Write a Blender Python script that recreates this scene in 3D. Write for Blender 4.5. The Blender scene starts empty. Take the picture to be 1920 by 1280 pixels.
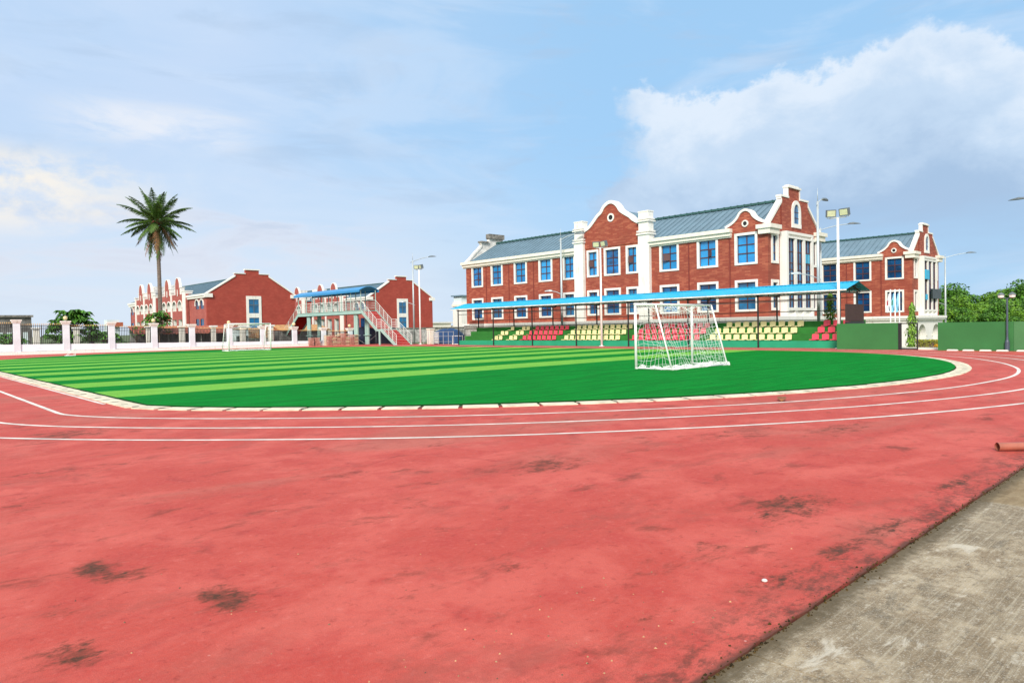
import bpy, math, random
from mathutils import Vector, Matrix
rnd = random.Random(7)
SC = bpy.context.scene
COL = SC.collection
R = math.radians

# ---------------------------------------------------------------- camera
cam_d = bpy.data.cameras.new("camera")
cam = bpy.data.objects.new("camera", cam_d)
COL.objects.link(cam)
cr = Vector((0.72989637, -0.68330629, -0.01854214))
cu = Vector((0.02714077, 0.00186546, 0.99962988))
cf = Vector((0.68301879, 0.73012947, -0.01990705))
m = Matrix(((cr.x, cu.x, -cf.x, 0), (cr.y, cu.y, -cf.y, 0), (cr.z, cu.z, -cf.z, 1.6), (0, 0, 0, 1)))
cam.matrix_world = m
cam_d.sensor_width = 36.0
cam_d.lens = 36.0 * 1302.7 / 1920.0
cam_d.clip_start = 0.05
cam_d.clip_end = 6000.0
SC.camera = cam

# ---------------------------------------------------------------- colour / view
SC.view_settings.view_transform = 'Standard'
SC.view_settings.look = 'None'
SC.view_settings.gamma = 1.0
SC.view_settings.exposure = 0.40
SUN_EL, SUN_AZ = R(33), R(212)      # azimuth measured counter-clockwise from +X


class NG:
    """small helper to write node graphs as expressions"""
    def __init__(self, tree):
        self.t = tree

    def new(self, typ, **kw):
        n = self.t.nodes.new(typ)
        for k, v in kw.items():
            setattr(n, k, v)
        return n

    def put(self, sock, v):
        if hasattr(v, 'node'):
            self.t.links.new(v, sock)
        elif v is not None:
            if isinstance(v, (tuple, list)) and len(v) == 3 and sock.type == 'RGBA':
                v = (*v, 1.0)
            sock.default_value = v

    def math(self, op, a, b=None, c=None, clamp=False):
        n = self.new('ShaderNodeMath', operation=op, use_clamp=clamp)
        for i, v in enumerate((a, b, c)):
            if v is not None:
                self.put(n.inputs[i], v)
        return n.outputs[0]

    def vec(self, op, a, b=None, out=0):
        n = self.new('ShaderNodeVectorMath', operation=op)
        self.put(n.inputs[0], a)
        if b is not None:
            self.put(n.inputs[1], b)
        return n.outputs[out]

    def sep(self, v):
        n = self.new('ShaderNodeSeparateXYZ')
        self.put(n.inputs[0], v)
        return n.outputs

    def comb(self, x, y, z):
        n = self.new('ShaderNodeCombineXYZ')
        for i, v in enumerate((x, y, z)):
            self.put(n.inputs[i], v)
        return n.outputs[0]

    def mix(self, f, a, b):
        n = self.new('ShaderNodeMix', data_type='RGBA')
        self.put(n.inputs[0], f)
        self.put(n.inputs[6], a)
        self.put(n.inputs[7], b)
        return n.outputs[2]

    def noise(self, v, scale=1.0, detail=4.0, rough=0.55, dist=0.0):
        n = self.new('ShaderNodeTexNoise')
        self.put(n.inputs['Vector'], v)
        n.inputs['Scale'].default_value = scale
        n.inputs['Detail'].default_value = detail
        n.inputs['Roughness'].default_value = rough
        n.inputs['Distortion'].default_value = dist
        return n.outputs[0]

    def ramp(self, v, lo, hi, a=0.0, b=1.0, smooth=True):
        n = self.new('ShaderNodeMapRange')
        n.interpolation_type = 'SMOOTHSTEP' if smooth else 'LINEAR'
        n.clamp = True
        self.put(n.inputs[0], v)
        for i, q in enumerate((lo, hi, a, b)):
            self.put(n.inputs[1 + i], q)
        return n.outputs[0]


# ---------------------------------------------------------------- world: Nishita sky under broken cloud
world = bpy.data.worlds.new("World")
SC.world = world
world.use_nodes = True
wt = world.node_tree
wt.nodes.clear()
g = NG(wt)
wo = g.new('ShaderNodeOutputWorld')
bg = g.new('ShaderNodeBackground')
wt.links.new(bg.outputs[0], wo.inputs[0])
sky = g.new('ShaderNodeTexSky', sky_type='NISHITA')
sky.sun_disc = False
sky.sun_elevation = SUN_EL
sky.sun_rotation = math.pi / 2 - SUN_AZ
sky.air_density = 1.0
sky.dust_density = 1.6
sky.ozone_density = 1.5
tc = g.new('ShaderNodeTexCoord')
d = tc.outputs['Generated']
dx, dy, dz = g.sep(d)
TH = math.atan2(0.73012947, 0.68301879)
ca, sa = math.cos(TH), math.sin(TH)
fw = g.math('ADD', g.math('MULTIPLY', dx, ca), g.math('MULTIPLY', dy, sa))
lf = g.math('SUBTRACT', g.math('MULTIPLY', dy, ca), g.math('MULTIPLY', dx, sa))
DEG = 180 / math.pi
az = g.math('MULTIPLY', g.math('ARCTAN2', lf, fw), DEG)          # + to the left of the view, degrees
el = g.math('MULTIPLY', g.math('ARCSINE', dz), DEG)
n_big = g.noise(g.vec('MULTIPLY', d, (1.0, 1.0, 2.6)), 2.2, 5, 0.55, 0.4)
n_mid = g.noise(g.vec('MULTIPLY', d, (1.0, 1.0, 1.5)), 9.0, 7, 0.6, 0.2)
n_fine = g.noise(g.vec('MULTIPLY', d, (1.0, 1.0, 1.2)), 30.0, 5, 0.6, 0.1)
n_wisp = g.noise(g.vec('MULTIPLY', d, (1.0, 1.0, 4.5)), 5.0, 6, 0.6, 0.5)
SKYK = 10.0
def lin(r, gg, b):
    def f(c):
        c /= 255.0
        return c / 12.92 if c <= 0.04045 else ((c + 0.055) / 1.055) ** 2.4
    return (f(r), f(gg), f(b))
def skc(r, gg, b, k=0.76):
    c = lin(r, gg, b)
    return (c[0] * SKYK * k, c[1] * SKYK * k, c[2] * SKYK * k)
col = g.mix(0.86, sky.outputs[0], skc(166, 212, 252))
# pale, faintly violet veil over the left and upper left
veil = g.math('MULTIPLY', g.ramp(az, -10.0, 26.0), g.ramp(n_big, 0.25, 0.7, 0.5, 1.0))
col = g.mix(g.math('MULTIPLY', veil, 0.85), col, skc(206, 224, 250))
# lower sky goes milky
low = g.ramp(el, 0.0, 16.0, 1.0, 0.0)
col = g.mix(g.math('MULTIPLY', low, g.ramp(az, -14.0, 10.0, 0.10, 0.85)), col, skc(224, 236, 249))
glow = g.math('MULTIPLY', g.math('MULTIPLY', g.ramp(az, 4.0, 16.0), g.ramp(el, 1.0, 5.0)), g.math('MULTIPLY', g.ramp(el, 14.0, 7.0), g.ramp(n_wisp, 0.40, 0.62)))
col = g.mix(g.math('MULTIPLY', glow, 0.45), col, skc(240, 233, 238))
# broad soft darker cloud sheets
sheet = g.math('MULTIPLY', g.ramp(n_wisp, 0.50, 0.66), g.ramp(el, 3.0, 9.0, 0.3, 1.0))
col = g.mix(g.math('MULTIPLY', sheet, 0.40), col, skc(176, 201, 230))
# thin bright veils drifting across the middle
veil2 = g.ramp(g.noise(g.vec('MULTIPLY', d, (1.0, 1.0, 3.4)), 3.1, 6, 0.58, 0.8), 0.46, 0.66)
col = g.mix(g.math('MULTIPLY', veil2, 0.40), col, skc(214, 231, 252))
# bright torn wisps on the left
w1 = g.math('MULTIPLY', g.ramp(az, 22.0, 36.0), g.math('MULTIPLY', g.ramp(el, 6.0, 9.0), g.ramp(el, 13.5, 11.0)))
w1 = g.math('MULTIPLY', w1, g.ramp(g.math('ADD', n_mid, g.math('MULTIPLY', n_wisp, 0.4)), 0.62, 0.80))
w2 = g.math('MULTIPLY', g.math('MULTIPLY', g.ramp(az, 17.0, 24.0), g.ramp(az, 36.0, 29.0)), g.math('MULTIPLY', g.ramp(el, 12.6, 14.6), g.ramp(el, 17.2, 15.4)))
w2 = g.math('MULTIPLY', w2, g.ramp(n_wisp, 0.38, 0.62))
col = g.mix(g.math('MULTIPLY', w1, 0.95), col, skc(252, 246, 236))
col = g.mix(g.math('MULTIPLY', w2, 0.8), col, skc(240, 244, 252))
# the big cumulus bank on the right
wob = g.math('ADD', g.math('MULTIPLY', g.math('SUBTRACT', n_mid, 0.5), 5.6), g.math('MULTIPLY', g.math('SUBTRACT', n_fine, 0.5), 2.6))
topel = g.math('ADD', g.math('SUBTRACT', g.math('ADD', 18.3, g.math('MULTIPLY', g.ramp(az, -18.0, -29.0), 1.3)), g.math('MULTIPLY', g.ramp(az, -31.0, -40.0), 3.2)), wob)
m_top = g.ramp(g.math('SUBTRACT', topel, el), 0.0, 0.9)
ledge = g.math('ADD', g.math('ADD', -9.6, wob), g.math('MULTIPLY', g.ramp(el, 12.5, 9.5), 3.2))
m_left = g.ramp(g.math('SUBTRACT', ledge, az), 0.0, 1.6)
m_far = g.ramp(az, -75.0, -55.0)
m_bot = g.ramp(g.math('ADD', el, g.math('MULTIPLY', n_wisp, 4.0)), 4.5, 11.0)
cum = g.math('MULTIPLY', g.math('MULTIPLY', m_top, m_left), g.math('MULTIPLY', m_far, m_bot))
below = g.math('SUBTRACT', topel, el)
body = g.mix(g.ramp(g.math('ADD', below, g.math('MULTIPLY', g.math('SUBTRACT', n_mid, 0.5), 11.0)), 0.2, 5.5), skc(228, 240, 254), skc(202, 223, 246))
body = g.mix(g.ramp(g.math('ADD', below, g.math('ADD', g.math('MULTIPLY', g.math('SUBTRACT', n_big, 0.5), 10.0), g.math('MULTIPLY', g.math('SUBTRACT', n_mid, 0.5), 12.0))), 4.5, 12.5), body, skc(170, 197, 228))
col = g.mix(g.math('MULTIPLY', cum, 0.95), col, body)
# small puff just above the roofs, right of centre
pf = g.math('MULTIPLY', g.math('MULTIPLY', g.ramp(az, -7.0, -9.0), g.ramp(az, -15.0, -12.5)), g.ramp(g.math('SUBTRACT', g.math('ADD', 10.2, wob), el), 0.0, 1.2))
pf = g.math('MULTIPLY', pf, g.ramp(el, 4.0, 8.0))
col = g.mix(g.math('MULTIPLY', pf, 0.6), col, skc(205, 225, 247))
# near-white broken cloud added behind and overhead, out of view, to brighten the light
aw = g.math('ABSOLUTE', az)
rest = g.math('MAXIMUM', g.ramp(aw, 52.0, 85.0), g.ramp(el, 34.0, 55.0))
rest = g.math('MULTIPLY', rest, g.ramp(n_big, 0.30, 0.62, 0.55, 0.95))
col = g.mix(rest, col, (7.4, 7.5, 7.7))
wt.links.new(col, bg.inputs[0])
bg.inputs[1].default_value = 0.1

sun_d = bpy.data.lights.new("sun", 'SUN')
sun_d.energy = 3.0
sun_d.angle = R(14)
sun_d.color = (1.0, 0.93, 0.83)
sun = bpy.data.objects.new("sun", sun_d)
COL.objects.link(sun)
sdir = Vector((math.cos(SUN_EL) * math.cos(SUN_AZ), math.cos(SUN_EL) * math.sin(SUN_AZ), math.sin(SUN_EL)))
sun.rotation_euler = sdir.to_track_quat('Z', 'Y').to_euler()

# ---------------------------------------------------------------- materials
MATS = {}
def mat(name, col, rough=0.6, var=0.12, vscale=3.0, spec=0.5, metal=0.0, bump=0.0, bscale=20.0, island=0.0, trans=0.0, emit=None):
    mt = bpy.data.materials.new(name)
    mt.use_nodes = True
    t = mt.node_tree
    b = t.nodes['Principled BSDF']
    q = NG(t)
    co = q.new('ShaderNodeTexCoord').outputs['Object']
    c = (*col, 1.0)
    out = None
    if var > 0:
        n = q.noise(co, vscale, 5, 0.6)
        out = q.mix(q.ramp(n, 0.3, 0.7), tuple(x * (1 - var) for x in col), tuple(min(1, x * (1 + var)) for x in col))
    if island > 0:
        gi = q.new('ShaderNodeNewGeometry').outputs['Random Per Island']
        dark = tuple(x * (1 - island) for x in col)
        lite = (min(1, col[0] * (1 + 1.6 * island)), min(1, col[1] * (1 + island)), col[2] * (1 + 0.3 * island))
        out = q.mix(gi, dark, lite)
    if out is not None:
        t.links.new(out, b.inputs['Base Color'])
    else:
        b.inputs['Base Color'].default_value = c
    b.inputs['Roughness'].default_value = rough
    b.inputs['Specular IOR Level'].default_value = spec
    b.inputs['Metallic'].default_value = metal
    if trans > 0:
        b.inputs['Subsurface Weight'].default_value = 0.0
    if bump > 0:
        bn = q.new('ShaderNodeBump')
        bn.inputs['Strength'].default_value = bump
        t.links.new(q.noise(co, bscale, 4, 0.6), bn.inputs['Height'])
        t.links.new(bn.outputs[0], b.inputs['Normal'])
    if emit:
        b.inputs['Emission Color'].default_value = (*emit[0], 1)
        b.inputs['Emission Strength'].default_value = emit[1]
    MATS[name] = mt
    return mt

def brick_mat(name, c1, c2, mortar, bw=0.46, rh=0.115):
    mt = bpy.data.materials.new(name)
    mt.use_nodes = True
    t = mt.node_tree
    b = t.nodes['Principled BSDF']
    q = NG(t)
    x, y, z = q.sep(q.new('ShaderNodeTexCoord').outputs['Object'])
    nx, ny, nz = q.sep(q.new('ShaderNodeNewGeometry').outputs['True Normal'])
    u = q.math('ADD', q.math('MULTIPLY', x, q.math('ABSOLUTE', ny)), q.math('MULTIPLY', y, q.math('ABSOLUTE', nx)))
    v = q.comb(u, z, 0.0)
    bt = q.new('ShaderNodeTexBrick')
    q.put(bt.inputs['Vector'], v)
    bt.inputs['Scale'].default_value = 1.0
    bt.inputs['Brick Width'].default_value = bw
    bt.inputs['Row Height'].default_value = rh
    bt.inputs['Mortar Size'].default_value = 0.009
    bt.inputs['Mortar Smooth'].default_value = 0.3
    bt.inputs['Bias'].default_value = -0.40
    q.put(bt.inputs['Color1'], c1)
    q.put(bt.inputs['Color2'], c2)
    q.put(bt.inputs['Mortar'], mortar)
    n = q.noise(v, 0.7, 5, 0.6)
    n2 = q.noise(q.vec('MULTIPLY', v, (3.0, 0.35, 1.0)), 1.2, 5, 0.65)
    cc = q.mix(q.ramp(n, 0.40, 0.66, 0.0, 0.45), bt.outputs[0], tuple(k * 0.72 for k in c1))
    cc = q.mix(q.ramp(n2, 0.58, 0.70, 0.0, 0.18), cc, tuple(k * 0.55 for k in c1))
    t.links.new(cc, b.inputs['Base Color'])
    b.inputs['Roughness'].default_value = 0.75
    bn = q.new('ShaderNodeBump')
    bn.inputs['Strength'].default_value = 0.25
    bn.inputs['Distance'].default_value = 0.02
    t.links.new(q.math('SUBTRACT', 1.0, bt.outputs[1]), bn.inputs['Height'])
    t.links.new(bn.outputs[0], b.inputs['Normal'])
    MATS[name] = mt
    return mt

def glass_mat(name, col, rough=0.08, spec=0.8, col2=None):
    mt = bpy.data.materials.new(name)
    mt.use_nodes = True
    t = mt.node_tree
    b = t.nodes['Principled BSDF']
    q = NG(t)
    co = q.new('ShaderNodeTexCoord').outputs['Object']
    n = q.noise(q.vec('MULTIPLY', co, (1.0, 1.0, 1.8)), 0.55, 3, 0.5)
    rn = q.new('ShaderNodeObjectInfo').outputs['Random']
    cc = q.mix(q.ramp(n, 0.38, 0.66), col, col2 or tuple(k * 0.55 for k in col))
    cc = q.mix(q.ramp(rn, 0.6, 1.0, 0.0, 0.35), cc, tuple(k * 0.35 for k in col))
    cc = q.mix(q.ramp(rn, 0.30, 0.0, 0.0, 0.25), cc, (0.10, 0.42, 0.72) if col[2] > 0.5 else tuple(k * 2.0 for k in col))
    t.links.new(cc, b.inputs['Base Color'])
    b.inputs['Roughness'].default_value = rough
    b.inputs['Specular IOR Level'].default_value = spec
    MATS[name] = mt
    return mt

brick = brick_mat('brick', (0.300, 0.056, 0.031), (0.54, 0.170, 0.090), (0.28, 0.082, 0.052))
brick2 = brick_mat('brick_red', (0.37, 0.050, 0.033), (0.46, 0.088, 0.056), (0.32, 0.065, 0.048))
brick3 = brick_mat('brick_pink', (0.38, 0.085, 0.068), (0.48, 0.14, 0.115), (0.38, 0.13, 0.105))
joint = mat('joint_brick', (0.20, 0.035, 0.025), 0.8)
def streaked(name, col, dirt, amount):
    mt = bpy.data.materials.new(name)
    mt.use_nodes = True
    t = mt.node_tree
    b = t.nodes['Principled BSDF']
    q = NG(t)
    co = q.new('ShaderNodeTexCoord').outputs['Object']
    n1 = q.noise(q.vec('MULTIPLY', co, (3.2, 3.2, 0.35)), 1.6, 6, 0.66, 0.2)
    n2 = q.noise(co, 1.1, 5, 0.6)
    c = q.mix(q.math('MULTIPLY', q.ramp(n1, 0.50, 0.68), q.ramp(n2, 0.40, 0.62, 0.0, amount)), col, dirt)
    t.links.new(c, b.inputs['Base Color'])
    b.inputs['Roughness'].default_value = 0.6
    MATS[name] = mt
    return mt
white = streaked('white_paint', (0.82, 0.805, 0.755), (0.46, 0.42, 0.33), 0.60)
cream = mat('cream_paint', (0.80, 0.76, 0.66), 0.6, 0.06, 2.5)
weath = mat('weathered_white', (0.72, 0.70, 0.66), 0.75, 0.25, 2.0)
dirty = mat('weathered_dark', (0.20, 0.19, 0.17), 0.85, 0.5, 3.0)
roofm = mat('roof_metal', (0.145, 0.232, 0.292), 0.45, 0.10, 0.8, 0.45, 0.05)
ridge_m = mat('roof_ridge', (0.03, 0.10, 0.095), 0.5)
glass = glass_mat('window_glass', (0.010, 0.30, 0.68), 0.09, 0.6, (0.006, 0.20, 0.52))
glass_dk = glass_mat('window_glass_dark', (0.006, 0.035, 0.10), 0.10, 0.6, (0.006, 0.085, 0.24))
glass_g = glass_mat('window_glass_grey', (0.012, 0.10, 0.22), 0.12, 0.6, (0.015, 0.18, 0.40))
glass_lo = glass_mat('window_glass_low', (0.004, 0.045, 0.14), 0.10, 0.6, (0.004, 0.16, 0.42))  # lower panes: canopy shade and blue canopy reflection put into the colour
glass_v = glass_mat('window_glass_mixed', (0.004, 0.20, 0.56), 0.10, 0.6, (0.01, 0.02, 0.05))
glass_p = glass_mat('window_glass_pale', (0.30, 0.40, 0.42), 0.25, 0.5)
mull_m = mat('mullion_brown', (0.085, 0.030, 0.032), 0.5)
dark_hole = mat('dark_interior', (0.012, 0.012, 0.016), 0.8)
canopy_m = mat('canopy_blue', (0.015, 0.41, 0.66), 0.38, 0.06, 1.5)
canopy_under = mat('canopy_steel', (0.055, 0.05, 0.05), 0.6)
black_m = mat('black_paint', (0.018, 0.018, 0.020), 0.5)
bridge_m = mat('bridge_green', (0.33, 0.50, 0.45), 0.55, 0.06, 1.0)
rail_m = mat('rail_paint', (0.66, 0.72, 0.68), 0.5, 0.05)
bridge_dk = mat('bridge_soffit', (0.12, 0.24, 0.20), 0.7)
bridge_roof = mat('bridge_canopy', (0.025, 0.25, 0.54), 0.35, 0.05, 1.0)
stair_red = mat('stair_carpet', (0.46, 0.018, 0.014), 0.9, spec=0.08)
steel = mat('galvanised_steel', (0.50, 0.56, 0.58), 0.45, 0.06, 2.0, 0.5, 0.3)
lamp_grey = mat('lamp_grey', (0.12, 0.15, 0.17), 0.5)
lamp_glass = mat('lamp_lens', (0.60, 0.66, 0.44), 0.2)
stand_front = mat('stand_front', (0.010, 0.31, 0.155), 0.65, 0.10, 0.8)
stand_step = mat('stand_turf', (0.030, 0.175, 0.030), 0.9, 0.18, 0.9, 0.3, 0, 0.3, 60)
wall_green = mat('wall_green', (0.030, 0.165, 0.042), 0.75, 0.09, 0.6)
seat_y = mat('seat_yellow', (0.86, 0.78, 0.40), 0.45, 0.05, 4.0)
seat_r = mat('seat_red', (0.80, 0.075, 0.125), 0.45, 0.05, 4.0)
goal_white = mat('goal_white', (0.88, 0.88, 0.86), 0.4, 0.03, 6.0)
net_m = mat('net_white', (0.86, 0.88, 0.86), 0.7, 0.0)
iron = mat('iron_black', (0.020, 0.020, 0.022), 0.5)
gold = mat('gold_tip', (0.62, 0.42, 0.16), 0.45)
globe_m = mat('globe', (0.85, 0.66, 0.38), 0.25)
rust = mat('rust_sheet', (0.40, 0.105, 0.055), 0.65, 0.25, 2.0)
plank = mat('plank', (0.52, 0.27, 0.10), 0.75, 0.35, 3.0)
paver_a = mat('paver_pink', (0.52, 0.24, 0.185), 0.8, 0.2, 6.0)
paver_b = mat('paver_tan', (0.62, 0.50, 0.32), 0.8, 0.2, 6.0)
tank_m = mat('tank_blue', (0.004, 0.050, 0.17), 0.5, 0.2, 1.2)
conc_grey = mat('ruin_grey', (0.17, 0.165, 0.155), 0.9, 0.35, 1.4)
conc_pale = mat('pale_block', (0.46, 0.46, 0.44), 0.85, 0.4, 2.2)
bark = mat('bark', (0.13, 0.095, 0.07), 0.9, 0.3, 4.0, 0.3, 0, 0.5, 14)
palm_trunk = mat('palm_trunk', (0.19, 0.150, 0.125), 0.9, 0.3, 5.0, 0.3, 0, 0.5, 12)
leaf_a = mat('leaf_dark', (0.055, 0.185, 0.018), 0.55, 0, 1, 0.4, island=0.55)
leaf_b = mat('leaf_bright', (0.100, 0.255, 0.020), 0.55, 0, 1, 0.4, island=0.5)
leaf_c = mat('leaf_papaya', (0.070, 0.220, 0.030), 0.5, 0, 1, 0.4, island=0.45)
leaf_y = mat('leaf_yellow', (0.20, 0.24, 0.020), 0.55, 0, 1, 0.4, island=0.55)
leaf_poly = mat('leaf_mast', (0.110, 0.27, 0.026), 0.5, 0, 1, 0.4, island=0.7)
frond_m = mat('frond', (0.066, 0.150, 0.030), 0.5, 0, 1, 0.4, island=0.5)
frond_dead = mat('frond_dead', (0.20, 0.115, 0.065), 0.8, 0, 1, 0.3, island=0.4)
flower_m = mat('flower', (0.85, 0.42, 0.02), 0.6, 0, 1, 0.4, island=0.3)
flag_w = mat('flag_white', (0.82, 0.84, 0.88), 0.8, 0.1, 5)
flag_b = mat('flag_lightblue', (0.30, 0.62, 0.80), 0.8, 0.1, 5)
flag_r = mat('flag_red', (0.66, 0.05, 0.07), 0.8)
flag_g = mat('flag_green', (0.04, 0.40, 0.20), 0.8)
pipe_m = mat('pipe_brown', (0.36, 0.115, 0.075), 0.5, 0.15, 5)
pale_wall = mat('pale_wall', (0.62, 0.72, 0.74), 0.7, 0.1, 0.6)
pebble_m = mat('pebble', (0.26, 0.20, 0.15), 0.8, 0, 1, 0.4, island=0.8)
shell_m = mat('white_stone', (0.66, 0.64, 0.60), 0.6)
leafdry = mat('dry_leaf', (0.24, 0.085, 0.028), 0.7, 0.3, 20)
screen_m = mat('screen_dark', (0.010, 0.022, 0.024), 0.35)
grass_m = mat('ground_grass', (0.10, 0.14, 0.05), 0.95, 0.35, 0.3)
road_m = mat('road', (0.10, 0.10, 0.10), 0.9, 0.2, 0.5)

# ---------------------------------------------------------------- mesh helpers
ORG = {}
class MB:
    def __init__(s):
        s.v = []
        s.f = []

    def add(s, vs, fs):
        o = len(s.v)
        s.v += [tuple(p) for p in vs]
        s.f += [tuple(o + i for i in q) for q in fs]
        return s

    def box(s, x0, x1, y0, y1, z0, z1):
        vs = [(x, y, z) for z in (z0, z1) for y in (y0, y1) for x in (x0, x1)]
        return s.add(vs, [(0, 2, 3, 1), (4, 5, 7, 6), (0, 1, 5, 4), (2, 6, 7, 3), (0, 4, 6, 2), (1, 3, 7, 5)])

    def prism(s, pts, ax, a0, a1):
        n = len(pts)
        if ax == 'x':
            f = lambda p, a: (a, p[0], p[1])
        elif ax == 'y':
            f = lambda p, a: (p[0], a, p[1])
        else:
            f = lambda p, a: (p[0], p[1], a)
        vs = [f(p, a0) for p in pts] + [f(p, a1) for p in pts]
        fs = [tuple(range(n)), tuple(range(2 * n - 1, n - 1, -1))]
        fs += [(i, (i + 1) % n, n + (i + 1) % n, n + i) for i in range(n)]
        return s.add(vs, fs)

    def quad(s, a, b, c, e):
        return s.add([a, b, c, e], [(0, 1, 2, 3)])

    def tube(s, path, r, n=6, caps=True, r1=None):
        pts = [Vector(p) for p in path]
        k = len(pts)
        vs = []
        for i, p in enumerate(pts):
            t = (pts[min(i + 1, k - 1)] - pts[max(i - 1, 0)]).normalized()
            a = Vector((0, 0, 1)) if abs(t.z) < 0.9 else Vector((1, 0, 0))
            u = t.cross(a).normalized()
            w = t.cross(u)
            rr = r if r1 is None else r + (r1 - r) * i / max(1, k - 1)
            for j in range(n):
                an = 2 * math.pi * j / n
                vs.append(p + u * (rr * math.cos(an)) + w * (rr * math.sin(an)))
        fs = []
        for i in range(k - 1):
            for j in range(n):
                fs.append((i * n + j, i * n + (j + 1) % n, (i + 1) * n + (j + 1) % n, (i + 1) * n + j))
        if caps:
            fs.append(tuple(range(n - 1, -1, -1)))
            fs.append(tuple((k - 1) * n + j for j in range(n)))
        return s.add(vs, fs)

    def lathe(s, c, prof, n=12):
        vs = []
        for r, z in prof:
            for j in range(n):
                an = 2 * math.pi * j / n
                vs.append((c[0] + r * math.cos(an), c[1] + r * math.sin(an), c[2] + z))
        fs = []
        for i in range(len(prof) - 1):
            for j in range(n):
                fs.append((i * n + j, i * n + (j + 1) % n, (i + 1) * n + (j + 1) % n, (i + 1) * n + j))
        fs.append(tuple(range(n - 1, -1, -1)))
        fs.append(tuple((len(prof) - 1) * n + j for j in range(n)))
        return s.add(vs, fs)

    def bar(s, a, b, w, h):
        """rectangular bar between two points"""
        a, b = Vector(a), Vector(b)
        t = (b - a).normalized()
        up = Vector((0, 0, 1)) if abs(t.z) < 0.95 else Vector((1, 0, 0))
        u = t.cross(up).normalized() * (w / 2)
        q = u.cross(t).normalized() * (h / 2)
        vs = [a - u - q, a + u - q, a + u + q, a - u + q, b - u - q, b + u - q, b + u + q, b - u + q]
        return s.add(vs, [(3, 2, 1, 0), (4, 5, 6, 7), (0, 1, 5, 4), (1, 2, 6, 5), (2, 3, 7, 6), (3, 0, 4, 7)])

    def build(s, name, mt, parent=None, smooth=False, origin=None):
        me = bpy.data.meshes.new(name)
        o = Vector(origin) if origin is not None else (ORG.get(parent.name, Vector((0, 0, 0))) if parent else Vector((0, 0, 0)))
        me.from_pydata([Vector(p) - o for p in s.v], [], s.f)
        me.update()
        me.materials.append(mt)
        if smooth:
            for p in me.polygons:
                p.use_smooth = True
        ob = bpy.data.objects.new(name, me)
        COL.objects.link(ob)
        if parent:
            ob.parent = parent
        elif origin is not None:
            ob.location = o
        ORG[ob.name] = o
        return ob

def U(ax, c, u, dd, z):
    """point on a wall: ax 'X' faces -X at x=c, 'Y' faces -Y at y=c, 'B' faces +Y; dd = distance out"""
    if ax == 'X':
        return (c - dd, u, z)
    if ax == 'Y':
        return (u, c - dd, z)
    return (u, c + dd, z)

def ubox(mb, ax, c, u0, u1, d0, d1, z0, z1):
    a, b = U(ax, c, u0, d0, z0), U(ax, c, u1, d1, z1)
    return mb.box(min(a[0], b[0]), max(a[0], b[0]), min(a[1], b[1]), max(a[1], b[1]), z0, z1)

def wall_holes(mb, ax, c, u0, u1, z0, z1, holes, depth=0.18):
    us = sorted({u0, u1, *[h[0] for h in holes], *[h[1] for h in holes]})
    zs = sorted({z0, z1, *[h[2] for h in holes], *[h[3] for h in holes]})
    for i in range(len(us) - 1):
        for j in range(len(zs) - 1):
            um, zm = (us[i] + us[i + 1]) / 2, (zs[j] + zs[j + 1]) / 2
            if any(h[0] < um < h[1] and h[2] < zm < h[3] for h in holes):
                continue
            q = [U(ax, c, us[i], 0, zs[j]), U(ax, c, us[i + 1], 0, zs[j]), U(ax, c, us[i + 1], 0, zs[j + 1]), U(ax, c, us[i], 0, zs[j + 1])]
            mb.quad(*(q if ax != 'X' else q[::-1]))
    return mb

def thing(name, label, cat, loc=(0, 0, 0), group=None):
    o = bpy.data.objects.new(name, None)
    o.empty_display_size = 0.2
    COL.objects.link(o)
    o.location = loc
    o['label'] = label
    o['category'] = cat
    o['kind'] = 'thing'
    if group:
        o['group'] = group
    ORG[o.name] = Vector(loc)
    return o

def tag(o, label, cat, group=None):
    o['label'] = label
    o['category'] = cat
    o['kind'] = 'thing'
    if group:
        o['group'] = group
    return o

def structure(o):
    o['kind'] = 'structure'
    return o

def copy_tree(src, loc, label=None, rz=None, scale=None):
    r = src.copy()
    COL.objects.link(r)
    r.location = loc
    if rz is not None:
        r.rotation_euler = (0, 0, rz)
    if scale is not None:
        r.scale = (scale, scale, scale)
    if label:
        r['label'] = label
    for ch in list(src.children):
        c = ch.copy()
        COL.objects.link(c)
        c.parent = r
        for gch in list(ch.children):
            e = gch.copy()
            COL.objects.link(e)
            e.parent = c
    return r

def spline(pts, n=6):
    out = []
    for i in range(len(pts) - 1):
        p0 = pts[max(i - 1, 0)]
        p1, p2 = pts[i], pts[i + 1]
        p3 = pts[min(i + 2, len(pts) - 1)]
        for k in range(n):
            t = k / n
            out.append(tuple(0.5 * (2 * p1[j] + (p2[j] - p0[j]) * t + (2 * p0[j] - 5 * p1[j] + 4 * p2[j] - p3[j]) * t * t + (3 * p1[j] - p0[j] - 3 * p2[j] + p3[j]) * t ** 3) for j in range(len(p1))))
    out.append(tuple(pts[-1]))
    return out

def offset_line(pts, dist):
    out = []
    for i in range(len(pts)):
        a = Vector(pts[max(i - 1, 0)])
        b = Vector(pts[min(i + 1, len(pts) - 1)])
        t = (b - a).normalized()
        out.append((pts[i][0] - t.y * dist, pts[i][1] + t.x * dist))
    return out

ORDN = ['first', 'second', 'third', 'fourth', 'fifth', 'sixth', 'seventh', 'eighth', 'ninth', 'tenth', 'eleventh', 'twelfth']

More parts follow.
